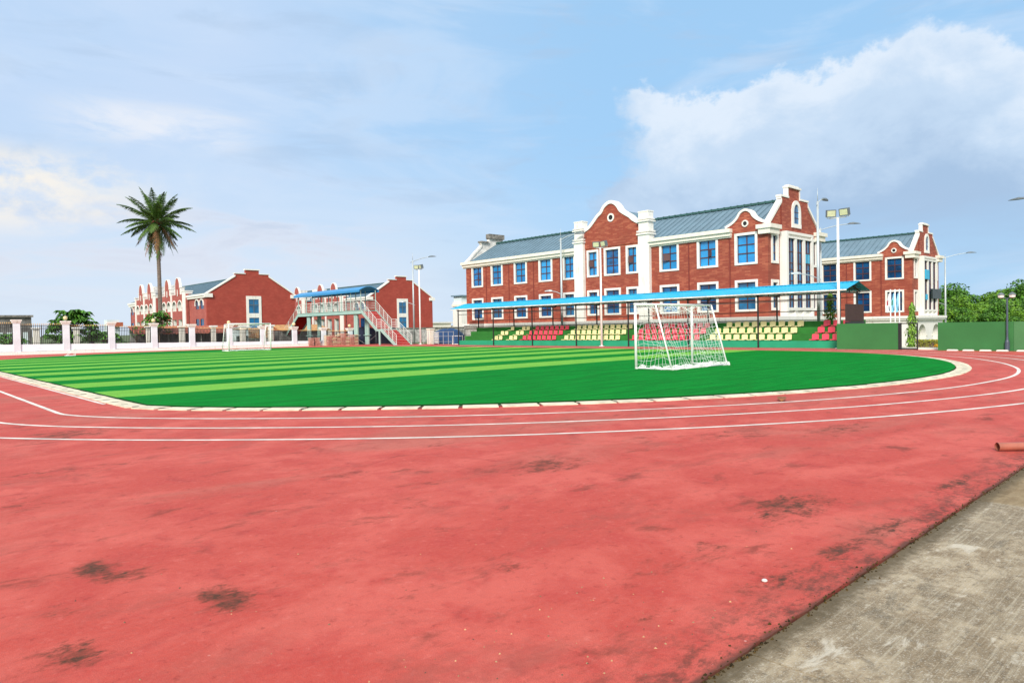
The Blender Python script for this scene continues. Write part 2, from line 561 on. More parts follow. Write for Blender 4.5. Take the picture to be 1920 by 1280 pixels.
# ---------------------------------------------------------------- setting: ground, track, pitch, pavement
def ground():
    xs = [-3000, -600, -120, -30, 0, 20, 43.2, 47.2, 50.5, 60, 80, 100, 150, 260, 600, 3000]
    ys = [-3000, -600, -100, -30, -8, 1, 12, 22.6, 24.6, 40, 60, 75, 100, 130, 180, 260, 600, 3000]
    vs, fs = [], []
    for y in ys:
        for x in xs:
            z = -0.06
            if x >= 50 and y < 60:
                z = -1.6
            vs.append((x, y, z))
    nx = len(xs)
    for j in range(len(ys) - 1):
        for i in range(nx - 1):
            fs.append((j * nx + i, j * nx + i + 1, (j + 1) * nx + i + 1, (j + 1) * nx + i))
    mb = MB()
    mb.add(vs, fs)
    structure(mb.build('ground', grass_m))
ground()

CX, CY = 21.0, 22.5
POL = [(-90, 16.42), (-84, 16.55), (-78, 16.95), (-72, 17.35), (-69, 17.40), (-65, 17.22), (-60.6, 16.98), (-53, 16.62), (-45, 16.38), (-37, 16.15), (-29, 16.05), (-18, 16.02), (-3, 16.18), (10, 16.45), (22, 16.70), (31, 16.98), (41, 17.32), (50, 17.50), (60, 17.45), (72, 17.0), (82, 16.55), (90, 16.35)]
def rturf(th):
    for i in range(len(POL) - 1):
        a, b = POL[i], POL[i + 1]
        if a[0] <= th <= b[0]:
            t = (th - a[0]) / (b[0] - a[0])
            t = t * t * (3 - 2 * t) * 0.5 + t * 0.5
            return a[1] + (b[1] - a[1]) * t
    return POL[-1][1]
def dend(off, step=1.0, th0=-90.0, th1=90.0):
    """near end of the oval at an offset from the turf edge; theta from -Y, negative to -X"""
    raw = []
    th = -90.0
    while th <= 90.001:
        raw.append((th, rturf(th)))
        th += step
    sm = []
    for i in range(len(raw)):
        k = [raw[j][1] for j in range(max(0, i - 3), min(len(raw), i + 4))]
        sm.append((raw[i][0], sum(k) / len(k)))
    out = []
    for th, r in sm:
        if th < th0 or th > th1:
            continue
        a = R(th)
        x = CX + (r + off) * math.sin(a)
        y = CY - (r + off) * math.cos(a)
        xl = 4.60 - off
        xr = 37.35 + off
        out.append((min(max(x, xl), xr), y))
    return out
def oval(off):
    """closed outline: near end, right side, far end, left side"""
    near = [(4.60 - off, CY)] + dend(off) + [(37.35 + off, CY)]
    FY = 50.0
    far = []
    for k in range(0, 61):
        a = math.pi * k / 60
        far.append((CX + (16.37 + off) * math.cos(a), FY + (16.6 + off) * math.sin(a)))
    return near + far

def ring(mb, inner, outer, z):
    n = len(inner)
    vs = [(p[0], p[1], z) for p in inner] + [(p[0], p[1], z) for p in outer]
    fs = [(i, n + i, n + (i + 1) % n, (i + 1) % n) for i in range(n)]
    return mb.add(vs, fs)

# red running track: one sheet, 12 mm above the ground bed, edged by the pavement
def track_material():
    mt = bpy.data.materials.new('track_rubber')
    mt.use_nodes = True
    t = mt.node_tree
    b = t.nodes['Principled BSDF']
    q = NG(t)
    co = q.new('ShaderNodeTexCoord').outputs['Object']
    x, y, z = q.sep(co)
    n1 = q.noise(q.vec('MULTIPLY', co, (1.0, 1.5, 1.0)), 0.62, 8, 0.66, 0.5)
    n2 = q.noise(co, 2.3, 6, 0.65, 0.4)
    n3 = q.noise(co, 26.0, 3, 0.6)
    n4 = q.noise(q.vec('MULTIPLY', co, (1.0, 1.7, 1.0)), 1.25, 9, 0.70, 0.35)
    n5 = q.noise(co, 170.0, 2, 0.6)
    base = q.mix(q.ramp(n1, 0.40, 0.62), (0.525, 0.076, 0.055), (0.640, 0.130, 0.098))
    base = q.mix(q.ramp(n2, 0.48, 0.64, 0.0, 0.55), base, (0.475, 0.055, 0.045))
    base = q.mix(q.ramp(n3, 0.42, 0.66, 0.0, 0.30), base, (0.56, 0.125, 0.10))
    base = q.mix(q.ramp(n5, 0.40, 0.62, 0.0, 0.40), base, (0.30, 0.034, 0.028))
    # worn grey-brown scuffing
    scf = q.ramp(q.noise(q.vec('MULTIPLY', co, (0.5, 0.9, 1.0)), 0.42, 6, 0.62, 0.7), 0.50, 0.66, 0.0, 0.36)
    base = q.mix(scf, base, (0.34, 0.155, 0.11))
    # mildew stains: general small ones and larger ones where the photograph has them
    fine = q.ramp(n4, 0.552, 0.70)
    thr = None
    for sx, sy, rx, ry, st in ((1.14, 5.42, 0.20, 0.30, 1.0), (1.24, 5.15, 0.26, 0.22, 0.9), (1.56, 4.25, 0.20, 0.42, 0.95), (5.75, 5.6, 0.75, 0.50, 0.8), (5.86, 2.75, 0.75, 0.38, 0.9), (0.71, 4.05, 0.20, 0.26, 0.85), (0.78, 4.72, 0.16, 0.2, 0.6), (3.16, 3.40, 0.28, 0.16, 0.55), (1.1, 8.0, 0.5, 0.5, 0.5), (1.6, 9.6, 0.8, 0.7, 0.5), (2.4, 13.2, 0.9, 0.9, 0.75), (4.95, 1.98, 0.55, 0.16, 0.8), (5.8, 1.92, 0.4, 0.14, 0.8), (4.1, 2.05, 0.5, 0.2, 0.6), (3.7, 5.3, 0.25, 0.3, 0.5), (4.3, 2.62, 0.34, 0.24, 0.5), (10.5, 4.2, 1.3, 0.5, 0.6), (9.2, 5.2, 1.6, 0.5, 0.5), (3.2, 2.25, 0.3, 0.14, 0.5), (7.6, 2.0, 0.8, 0.12, 0.8)):
        dd = q.vec('LENGTH', q.vec('MULTIPLY', q.vec('SUBTRACT', co, (sx, sy, 0.0)), (1 / rx, 1 / ry, 0.0)), out=1)
        k = q.math('MULTIPLY', q.ramp(dd, 0.15, 1.35, 1.0, 0.0), st)
        thr = k if thr is None else q.math('MAXIMUM', thr, k)
    nst = q.math('ADD', q.math('MULTIPLY', q.noise(q.vec('MULTIPLY', co, (1.0, 1.5, 1.0)), 4.2, 8, 0.70, 0.3), 0.62), q.math('MULTIPLY', q.noise(q.vec('MULTIPLY', co, (1.0, 1.5, 1.0)), 21.0, 8, 0.75, 0.2), 0.38))
    n6 = q.noise(co, 11.0, 9, 0.74, 0.2)
    base = q.mix(q.ramp(n6, 0.555, 0.68, 0.0, 0.55), base, (0.25, 0.030, 0.022))
    base = q.mix(q.math('MULTIPLY', q.ramp(n6, 0.44, 0.34), 0.30), base, (0.68, 0.20, 0.165))
    big = q.ramp(q.math('ADD', nst, q.math('MULTIPLY', thr, 0.215)), 0.635, 0.74)
    halo = q.ramp(q.math('ADD', nst, q.math('MULTIPLY', thr, 0.25)), 0.585, 0.72)
    base = q.mix(q.math('MULTIPLY', halo, 0.60), base, (0.21, 0.045, 0.024))
    big = q.math('MULTIPLY', big, q.ramp(n6, 0.60, 0.42, 0.35, 1.0))
    base = q.mix(q.math('MULTIPLY', big, 0.92), base, (0.060, 0.030, 0.014))
    dulled = q.noise(q.vec('MULTIPLY', co, (0.8, 1.4, 1.0)), 0.9, 8, 0.70, 0.4)
    base = q.mix(q.ramp(dulled, 0.53, 0.68, 0.0, 0.55), base, (0.33, 0.075, 0.055))
    base = q.mix(q.math('MULTIPLY', fine, 0.70), base, (0.16, 0.036, 0.020))
    edge = q.math('MULTIPLY', q.ramp(y, 1.70, 2.30, 1.0, 0.0), q.ramp(nst, 0.44, 0.60))
    edge2 = q.math('MULTIPLY', q.ramp(q.math('ADD', y, q.math('MULTIPLY', n2, 0.10)), 1.745, 1.80, 1.0, 0.0), 0.85)
    edge = q.math('MAXIMUM', q.math('MULTIPLY', edge, 0.75), edge2)
    base = q.mix(edge, base, (0.055, 0.035, 0.022))
    # white flecks where the coating has worn through
    vor = q.new('ShaderNodeTexVoronoi')
    q.put(vor.inputs['Vector'], co)
    vor.inputs['Scale'].default_value = 9.0
    cx_, cy_, cz_ = q.sep(vor.outputs['Color'])
    spk = q.math('MULTIPLY', q.math('LESS_THAN', vor.outputs['Distance'], q.math('MULTIPLY', cy_, 0.085)), q.math('GREATER_THAN', cx_, 0.91))
    spk = q.math('MULTIPLY', spk, q.ramp(n1, 0.40, 0.62))
    base = q.mix(q.math('MULTIPLY', spk, 0.55), base, (0.78, 0.62, 0.56))
    # fine dark crack lines
    ck = q.new('ShaderNodeTexVoronoi', feature='DISTANCE_TO_EDGE')
    q.put(ck.inputs['Vector'], q.vec('ADD', co, q.vec('MULTIPLY', q.comb(n2, n1, 0.0), (0.45, 0.45, 0.0))))
    ck.inputs['Scale'].default_value = 0.42
    crack = q.math('MULTIPLY', q.ramp(ck.outputs[0], 0.0, 0.018, 1.0, 0.0), q.ramp(n2, 0.40, 0.62))
    base = q.mix(q.math('MULTIPLY', crack, 0.22), base, (0.22, 0.035, 0.03))
    t.links.new(base, b.inputs['Base Color'])
    b.inputs['Roughness'].default_value = 0.72
    b.inputs['Specular IOR Level'].default_value = 0.22
    bn = q.new('ShaderNodeBump')
    bn.inputs['Strength'].default_value = 0.6
    bn.inputs['Distance'].default_value = 0.01
    t.links.new(q.math('ADD', q.math('MULTIPLY', n5, 0.5), q.math('MULTIPLY', n3, 0.8)), bn.inputs['Height'])
    t.links.new(bn.outputs[0], b.inputs['Normal'])
    return mt
TRACK = track_material()
mb = MB()
edge_pts = [(-40, 1.70), (-6, 1.70)] + [(-6 + 0.11 * k, 1.70 + rnd.uniform(-0.010, 0.012)) for k in range(1, 220)] + [(19, 1.70)]
mb.prism(edge_pts + [(43.2, 1.70), (43.2, 16.0), (42.72, 16.6), (42.72, 54.0), (44.6, 54.2), (44.6, 70.2), (38.0, 70.6), (9.9, 74.6), (-40, 82.0)], 'z', -0.05, 0.0)
structure(mb.build('running_track', TRACK))

# artificial turf
def turf_material():
    mt = bpy.data.materials.new('artificial_turf')
    mt.use_nodes = True
    t = mt.node_tree
    b = t.nodes['Principled BSDF']
    q = NG(t)
    co = q.new('ShaderNodeTexCoord').outputs['Object']
    x, y, z = q.sep(co)
    wv = q.noise(co, 0.35, 3, 0.5)
    yy = q.math('ADD', y, q.math('MULTIPLY', q.math('SUBTRACT', wv, 0.5), 0.10))
    fr = q.math('FRACT', q.math('DIVIDE', q.math('SUBTRACT', yy, 19.4), 4.5))
    lt = q.math('MULTIPLY', q.math('LESS_THAN', fr, 0.51), q.math('MULTIPLY', q.math('GREATER_THAN', yy, 19.4), q.math('LESS_THAN', yy, 57.8)))
    n1 = q.noise(q.vec('MULTIPLY', co, (0.5, 1.6, 1.0)), 1.3, 7, 0.68)
    n2 = q.noise(q.vec('MULTIPLY', co, (0.7, 1.0, 1.0)), 48.0, 4, 0.75)
    n3 = q.noise(q.vec('MULTIPLY', co, (0.12, 4.0, 1.0)), 2.0, 6, 0.66)
    dk = q.mix(q.ramp(n1, 0.40, 0.60), (0.0005, 0.215, 0.022), (0.0008, 0.275, 0.030))
    dk = q.mix(q.ramp(n3, 0.46, 0.62, 0.0, 0.75), dk, (0.0006, 0.150, 0.014))
    li = q.mix(q.ramp(n1, 0.40, 0.60), (0.185, 0.50, 0.062), (0.225, 0.58, 0.085))
    li = q.mix(q.ramp(n3, 0.48, 0.62, 0.0, 0.5), li, (0.20, 0.42, 0.06))
    c = q.mix(lt, dk, li)
    c = q.mix(q.ramp(n2, 0.38, 0.60, 0.42, 0.0), c, (0.002, 0.075, 0.010))
    t.links.new(c, b.inputs['Base Color'])
    b.inputs['Roughness'].default_value = 0.85
    b.inputs['Specular IOR Level'].default_value = 0.05
    bn = q.new('ShaderNodeBump')
    bn.inputs['Strength'].default_value = 0.6
    bn.inputs['Distance'].default_value = 0.02
    t.links.new(n2, bn.inputs['Height'])
    t.links.new(bn.outputs[0], b.inputs['Normal'])
    return mt
TURF = turf_material()
turf_edge = mat('turf_edge', (0.008, 0.045, 0.012), 0.95, 0.2, 8.0, 0.1)  # side face darkened: shadow above the kerb put into its colour
o0 = oval(0.0)
mb = MB()
n = len(o0)
mb.add([(p[0], p[1], 0.045) for p in o0], [tuple(range(n))])
pitch = structure(mb.build('football_pitch', TURF))
oin = oval(0.012)
mb = MB()
mb.add([(p[0], p[1], 0.045) for p in o0] + [(p[0], p[1], 0.004) for p in oin], [(i, n + i, n + (i + 1) % n, (i + 1) % n) for i in range(n)])
structure(mb.build('pitch_edge', turf_edge))

# drain kerb round the turf, in tiles with dark slots between them
kerb_m = mat('kerb_tile', (0.68, 0.62, 0.46), 0.75, 0.26, 2.3)
slot_m = mat('kerb_slot', (0.07, 0.06, 0.045), 0.95)
def walk(pts, step):
    """resample a polyline every step metres"""
    out = [pts[0]]
    acc = 0.0
    for a, b in zip(pts, pts[1:]):
        L = math.dist(a, b)
        while L > 0 and acc + L >= step:
            t = (step - acc) / L
            a = (a[0] + (b[0] - a[0]) * t, a[1] + (b[1] - a[1]) * t)
            out.append(a)
            L = math.dist(a, b)
            acc = 0.0
        acc += L
    return out
def path_of(off):
    return [(4.60 - off, 64.0), (4.60 - off, CY + 8)] + [(4.60 - off, CY)] + dend(off) + [(37.35 + off, CY), (37.35 + off, 52)]
inn = path_of(0.03)
ks = walk(inn, 0.80)
mb = MB()
sl = MB()
for a, b in zip(ks, ks[1:]):
    t = Vector((b[0] - a[0], b[1] - a[1])).normalized()
    nrm = Vector((t.y, -t.x))
    if nrm.dot(Vector((a[0] - CX, a[1] - 35))) < 0:
        nrm = -nrm
    w = 0.42
    e = 0.02 + rnd.random() * 0.02
    p0 = Vector(a) + t * e
    p1 = Vector(b) - t * e
    zz = 0.020 + rnd.uniform(-0.004, 0.004)
    q4 = [p0, p1, p1 + nrm * w, p0 + nrm * w]
    mb.prism([tuple(v) for v in q4], 'z', 0.0, zz)
    # pull-slot notch at the joint
    s0 = Vector(b) - t * 0.036 + nrm * 0.17
    s1 = Vector(b) + t * 0.036 + nrm * 0.17
    sl.add([(*s0, zz + 0.004), (*s1, zz + 0.004), (*(s1 + nrm * 0.14), zz + 0.004), (*(s0 + nrm * 0.14), zz + 0.004)], [(0, 1, 2, 3)])
structure(mb.build('kerb', kerb_m))
structure(sl.build('kerb_slots', slot_m))

# white lane lines
line_m = mat('line_paint', (0.72, 0.68, 0.62), 0.75, 0.22, 2.6)
def lane(off, w, z=0.004):
    c = path_of(off)
    c2 = path_of(off + w)
    vs = [(p[0], p[1], z) for p in c] + [(p[0], p[1], z) for p in c2]
    k = len(c)
    mb = MB()
    mb.add(vs, [(i, i + 1, k + i + 1, k + i) for i in range(k - 1)])
    return mb
mb = MB()
for off in (1.62, 2.84, 4.10):
    q = lane(off, 0.095)
    mb.add(q.v, q.f)
mb.add([(4.10, 18.2, 0.004), (4.02, 18.2, 0.004), (4.02, 64, 0.004), (4.10, 64, 0.004)], [(0, 1, 2, 3)])
for off in (1.62, 2.9, 4.1):
    pass
structure(mb.build('lane_lines', line_m))

# concrete pavement slabs
def pavement_material():
    mt = bpy.data.materials.new('old_concrete')
    mt.use_nodes = True
    t = mt.node_tree
    b = t.nodes['Principled BSDF']
    q = NG(t)
    co = q.new('ShaderNodeTexCoord').outputs['Object']
    x, y, z = q.sep(co)
    st = q.noise(q.vec('MULTIPLY', co, (0.55, 20.0, 1.0)), 2.6, 7, 0.66, 0.15)
    st2 = q.noise(q.vec('MULTIPLY', co, (0.7, 44.0, 1.0)), 2.6, 4, 0.62, 0.1)
    n0 = q.noise(co, 0.9, 6, 0.62, 0.4)
    n1 = q.noise(q.vec('MULTIPLY', co, (1.0, 1.6, 1.0)), 3.4, 10, 0.74, 0.3)
    n2 = q.noise(co, 19.0, 8, 0.76)
    n3 = q.noise(co, 110.0, 3, 0.65)
    c = q.mix(q.ramp(n1, 0.40, 0.60), (0.235, 0.172, 0.098), (0.435, 0.355, 0.238))
    c = q.mix(q.ramp(n0, 0.44, 0.58, 0.0, 0.62), c, (0.185, 0.142, 0.085))
    c = q.mix(q.math('MULTIPLY', q.ramp(st, 0.50, 0.62), q.ramp(n0, 0.40, 0.60, 0.08, 0.40)), c, (0.56, 0.50, 0.37))
    c = q.mix(q.math('MULTIPLY', q.ramp(st2, 0.52, 0.64), q.ramp(n0, 0.60, 0.42, 0.0, 0.30)), c, (0.50, 0.44, 0.33))
    c = q.mix(q.ramp(n2, 0.53, 0.64, 0.0, 0.62), c, (0.115, 0.090, 0.056))
    c = q.mix(q.ramp(n2, 0.44, 0.36, 0.0, 0.50), c, (0.60, 0.53, 0.41))
    wp = q.noise(q.vec('MULTIPLY', co, (1.0, 2.2, 1.0)), 2.1, 9, 0.72, 0.5)
    c = q.mix(q.ramp(wp, 0.56, 0.66, 0.0, 0.65), c, (0.64, 0.59, 0.48))
    c = q.mix(q.ramp(wp, 0.44, 0.35, 0.0, 0.60), c, (0.13, 0.105, 0.068))
    c = q.mix(q.ramp(n3, 0.54, 0.66, 0.0, 0.55), c, (0.55, 0.52, 0.45))
    far = q.ramp(x, 7.20, 7.26)
    c = q.mix(q.math('MULTIPLY', far, 0.8), c, q.mix(q.ramp(n1, 0.3, 0.7), (0.20, 0.13, 0.055), (0.32, 0.235, 0.12)))
    moss = q.math('MULTIPLY', q.ramp(q.math('ADD', y, q.math('MULTIPLY', n2, 0.16)), 1.60, 1.74), 0.85)
    c = q.mix(moss, c, (0.085, 0.060, 0.025))
    t.links.new(c, b.inputs['Base Color'])
    b.inputs['Roughness'].default_value = 0.9
    bn = q.new('ShaderNodeBump')
    bn.inputs['Strength'].default_value = 0.5
    bn.inputs['Distance'].default_value = 0.012
    t.links.new(q.math('ADD', st2, q.math('ADD', n2, n3)), bn.inputs['Height'])
    t.links.new(bn.outputs[0], b.inputs['Normal'])
    return mt
CONC = pavement_material()
mb = MB()
xs = [-40, -5.1, -1.0, 3.125, 7.22, 11.3, 15.4, 19.5, 43.2]
for a, b in zip(xs, xs[1:]):
    mb.prism([(a + 0.005, -8.0), (b - 0.005, -8.0), (b - 0.005, 1.694), (a + 0.005, 1.694)], 'z', -0.05, -0.012)
structure(mb.build('pavement', CONC))

# moss and grit in the seam between track and pavement
mb = MB()
for i in range(1000):
    x = 0.3 + rnd.random() ** 1.6 * 11.0
    y = 1.695 + rnd.gauss(-0.004, 0.012 if rnd.random() < 0.88 else 0.04)
    z = 0.0 if y > 1.70 else -0.012
    r = rnd.uniform(0.004, 0.013)
    vs = [(x + r * math.cos(k * 1.2566) * rnd.uniform(.5, 1.5), y + r * math.sin(k * 1.2566) * rnd.uniform(.4, 1.1), z) for k in range(5)] + [(x, y, z + r * rnd.uniform(.5, 1.2))]
    mb.add(vs, [(k, (k + 1) % 5, 5) for k in range(5)])
ob = mb.build('moss', mat('moss_dark', (0.045, 0.034, 0.014), 0.95, 0, 1, 0.2, island=0.6))
ob['kind'] = 'stuff'

# ---------------------------------------------------------------- small things lying about
mb = MB()
for i in range(150):
    a = rnd.random()
    x = rnd.uniform(0.6, 5.2)
    y = rnd.uniform(1.9, 5.2)
    if rnd.random() < 0.55:
        x, y = rnd.uniform(1.4, 3.6), rnd.uniform(1.75, 2.9)
    r = rnd.uniform(0.003, 0.008)
    vs = []
    for k in range(5):
        an = k * 1.2566
        vs.append((x + r * math.cos(an) * rnd.uniform(.6, 1.3), y + r * math.sin(an) * rnd.uniform(.6, 1.3), 0.0))
    vs.append((x, y, r * 0.9))
    mb.add(vs, [(k, (k + 1) % 5, 5) for k in range(5)])
ob = mb.build('gravel', pebble_m)
ob['kind'] = 'stuff'
mb = MB()
mb.lathe((0, 0, 0), [(0.008, 0.0), (0.017, 0.004), (0.018, 0.010), (0.012, 0.016), (0.003, 0.018)], 9)
tag(mb.build('stone', shell_m, origin=None), 'small white pebble lying on the red track near the pavement edge', 'pebble').location = (4.04, 2.07, 0.0)
mb = MB()
lp = [(-0.14, 0.0), (-0.09, 0.05), (-0.02, 0.065), (0.06, 0.05), (0.15, 0.0), (0.07, -0.045), (-0.02, -0.06), (-0.1, -0.04)]
mb.add([(x, y, 0.006 + 0.9 * abs(y) ** 1.1 + 0.35 * max(0, x) ** 1.2) for x, y in lp] + [(x, y, 0.002 + 0.9 * abs(y) ** 1.1 + 0.35 * max(0, x) ** 1.2) for x, y in lp], [tuple(range(8)), tuple(range(15, 7, -1))] + [(i, (i + 1) % 8, 8 + (i + 1) % 8, 8 + i) for i in range(8)])
o = tag(mb.build('leaf', leafdry), 'curled brown dry leaf on the red track beside the pale kerb', 'leaf')
o.location = (13.75, 6.62, 0.0)
o.rotation_euler = (0, 0, 0.4)
o.scale = (1.5, 1.5, 1.5)
# brown pipe entering at the right
mb = MB()
p0, p1 = Vector((9.98, 2.12, 0.055)), Vector((11.6, 0.55, 0.055))
mb.tube([p0, p1], 0.05, 16, caps=False)
mb.tube([p1, p0 + (p1 - p0) * 0.0], 0.043, 16, caps=False)
t_ = thing('pipe', 'brown painted pipe lying on the track at the right edge', 'pipe', (9.98, 2.12, 0))
mb.build('tube', pipe_m, t_, True)
mb = MB()
mb.tube([p0 + (p1 - p0) * 0.05, p0 + (p1 - p0) * 0.06], 0.044, 16)
mb.build('pipe_bore', dark_hole, t_)

# ---------------------------------------------------------------- goals
def net_grid(mb, f, nu, nv, r, jit):
    P = [[Vector(f(i / nu, j / nv)) for j in range(nv + 1)] for i in range(nu + 1)]
    ph_ = rnd.uniform(0, 6)
    for i in range(1, nu):
        for j in range(1, nv):
            k_ = 2.6 * jit
            P[i][j] += Vector((k_ * math.sin(i * 0.83 + j * 0.41 + ph_), k_ * math.sin(i * 0.37 - j * 0.71), k_ * math.sin(i * 0.52 + j * 0.93 + ph_)))
            P[i][j] += Vector((rnd.uniform(-jit, jit), rnd.uniform(-jit, jit), rnd.uniform(-jit, jit)))
    for i in range(nu + 1):
        mb.tube([P[i][j] for j in range(nv + 1)], r, 3, False)
    for j in range(nv + 1):
        mb.tube([P[i][j] for i in range(nu + 1)], r, 3, False)

def make_goal(label, nr=1.0, pr=0.047):
    """opening faces +Y, origin at the middle of the goal line"""
    W, Hh, DB, DT = 3.62, 2.30, 1.50, 0.86
    t = thing('football_goal', label, 'football goal', (0, 0, 0), 'small football goals')
    for s in (-1, 1):
        mb = MB()
        mb.tube([(s * W / 2, 0, 0), (s * W / 2, 0, Hh)], pr, 10)
        mb.build('post', goal_white, t, True)
        mb = MB()
        mb.tube([(s * W / 2, 0, 0.03), (s * W / 2, -DB, 0.03)], 0.035, 8)
        mb.tube([(s * W / 2, -DB, 0.03), (s * W / 2, -DT, Hh - 0.03)], 0.030, 8)
        mb.tube([(s * W / 2, -DT, Hh - 0.03), (s * W / 2, 0, Hh - 0.03)], 0.030, 8)
        mb.build('side_frame', goal_white, t, True)
    mb = MB()
    mb.tube([(-W / 2 - 0.05, 0, Hh), (W / 2 + 0.05, 0, Hh)], pr, 10)
    mb.build('crossbar', goal_white, t, True)
    mb = MB()
    mb.tube([(-W / 2, -DB, 0.03), (W / 2, -DB, 0.03)], 0.035, 8)
    mb.build('ground_bar', goal_white, t, True)
    mb = MB()
    mb.tube([(-W / 2, -DT, Hh - 0.03), (W / 2, -DT, Hh - 0.03)], 0.028, 8)
    mb.build('back_bar', goal_white, t, True)
    mb = MB()
    def back(u, v):
        x = -W / 2 + W * u
        y = -DT - (DB - DT) * (1 - v)
        sag = 0.30 * math.sin(math.pi * u) * math.sin(math.pi * min(1, v * 1.05)) * (0.6 + 0.4 * math.sin(u * 9))
        return (x, y + sag * 0.5, 0.02 + (Hh - 0.05) * v - 0.05 * math.sin(math.pi * u) * v)
    net_grid(mb, back, 21, 14, 0.0050 * nr, 0.018)
    for s in (-1, 1):
        def side(u, v, s=s):
            dpt = DB + (DT - DB) * v
            return (s * W / 2 - s * 0.16 * math.sin(math.pi * u) * math.sin(math.pi * v), -dpt * u, 0.02 + (Hh - 0.05) * v)
        net_grid(mb, side, 9, 14, 0.0050 * nr, 0.026)
    def top(u, v):
        return (-W / 2 + W * u, -DT * v, Hh - 0.02 - 0.26 * math.sin(math.pi * u) * math.sin(math.pi * v))
    net_grid(mb, top, 23, 6, 0.0058 * nr, 0.036)
    # slack net heaped along the back bar
    def skirt(u, v):
        return (-W / 2 + W * u, -DB - 0.02 + 0.36 * v - 0.10 * math.sin(u * 14), 0.035 + 0.055 * math.sin(math.pi * v) * (0.5 + 0.5 * math.sin(u * 25)))
    net_grid(mb, skirt, 70, 7, 0.011 * nr, 0.03)
    def skirt2(u, v):
        return (-W / 2 - 0.05 + 0.30 * v, -DB * u, 0.035 + 0.05 * math.sin(math.pi * v) * (0.5 + 0.5 * math.sin(u * 19)))
    net_grid(mb, skirt2, 30, 5, 0.010 * nr, 0.025)
    mb.build('net', net_m, t)
    return t
goal = make_goal('larger white goal with netting, nearest on the dark turf')
goal.location = (21.92, 15.05, 0.045)
far = make_goal('distant white goal in front of the white pillar fence', 0.5, 0.05)
far.location = (24.25, 58.7, 0.045)
far.rotation_euler = (0, 0, math.pi)
# small practice goal at the far touchline
t_ = thing('practice_goal', 'tiny white practice goal seen side on at the far left of the turf', 'practice goal', (11.7, 62.1, 0.0))
for y in (61.9, 62.35):
    mb = MB()
    mb.tube([(11.30, y, 0.08), (11.95, y, 0.08), (11.95, y, 0.62)], 0.03, 6)
    mb.tube([(11.95, y, 0.62), (11.40, y, 0.08)], 0.015, 6)
    mb.build('side_frame', goal_white, t_)
mb = MB()
mb.tube([(11.95, 61.9, 0.62), (11.95, 62.35, 0.62)], 0.03, 6)
mb.build('crossbar', goal_white, t_)

# ---------------------------------------------------------------- grandstand, canopy, seats
t_ = thing('grandstand', 'green stepped grandstand carrying rows of yellow and red seats', 'grandstand', (42.7, 35, 0))
SY0, SY1 = 16.7, 53.35
mb = MB()
mb.box(42.7, 42.86, SY0, SY1, -0.06, 0.44)
mb.build('front_wall', stand_front, t_)
treads = [(42.86, 43.55, 0.425), (43.55, 44.30, 0.86), (44.30, 45.05, 1.28), (45.05, 46.1, 1.66)]
for i, (a, b, z) in enumerate(treads):
    mb = MB()
    y1 = SY1 - 0.0 - (0.0 if i == 0 else 0.0)
    mb.box(a, b, SY0, y1, -0.06, z)
    mb.build('step', stand_step, t_)
t_c = thing('stand_canopy', 'long blue metal canopy on thin black posts over the grandstand', 'canopy', (44.1, 35, 0))
PY_ = [16.9, 22.1, 27.35, 32.6, 37.9, 43.0, 48.1, 53.25]
for y in PY_:
    mb = MB()
    mb.box(42.62, 42.70, y - 0.04, y + 0.04, -0.05, 3.46)
    mb.build('post', black_m, t_c)
    mb = MB()
    mb.box(45.26, 45.34, y - 0.04, y + 0.04, 1.66, 3.46)
    mb.build('post', black_m, t_c)
    mb = MB()
    mb.bar((42.4, y, 3.44), (44.1, y, 3.92), 0.05, 0.07)
    mb.bar((45.8, y, 3.44), (44.1, y, 3.92), 0.05, 0.07)
    mb.bar((42.5, y, 3.35), (45.7, y, 3.35), 0.05, 0.07)
    mb.bar((44.1, y, 3.35), (44.1, y, 3.9), 0.04, 0.04)
    mb.build('truss', canopy_under, t_c)
mb = MB()
for x, z in ((42.66, 3.30), (42.66, 2.94), (45.3, 3.10), (45.3, 2.32)):
    mb.box(x - 0.02, x + 0.02, 16.9, 53.25, z - 0.025, z + 0.025)
for x, z in ((43.2, 3.63), (43.7, 3.78), (44.5, 3.78), (45.0, 3.63)):
    mb.box(x - 0.03, x + 0.03, 16.6, 53.5, z - 0.05, z - 0.0)
mb.build('purlin', canopy_under, t_c)
mb = MB()
def canopy_slope(xe, sgn):
    # ribbed sheet: one trapezoid profile along Y
    y = 16.35
    prof = []
    while y < 53.9:
        prof += [(y, 0.0), (y + 0.19, 0.0), (y + 0.21, 0.025), (y + 0.24, 0.025), (y + 0.26, 0.0)]
        y += 0.26
    vs = []
    for yy, h in prof:
        vs.append((xe, yy, 3.50 + h))
        vs.append((44.1, yy, 4.0 + h))
    k = len(prof)
    fs = [(2 * i, 2 * i + 2, 2 * i + 3, 2 * i + 1) for i in range(k - 1)]
    mb.add(vs, fs)
    vs2 = [(xe, 16.35, 3.49), (44.1, 16.35, 3.985), (44.1, 53.9, 3.985), (xe, 53.9, 3.49)]
canopy_slope(42.25, 1)
canopy_slope(45.95, -1)
mb.box(44.0, 44.2, 16.33, 53.92, 4.005, 4.045)
mb.build('roof_sheet', canopy_m, t_c)
mb = MB()
mb.box(42.20, 42.245, 16.35, 53.9, 3.42, 3.50)
mb.box(45.955, 46.0, 16.35, 53.9, 3.42, 3.50)
mb.build('gutter', weath, t_c)

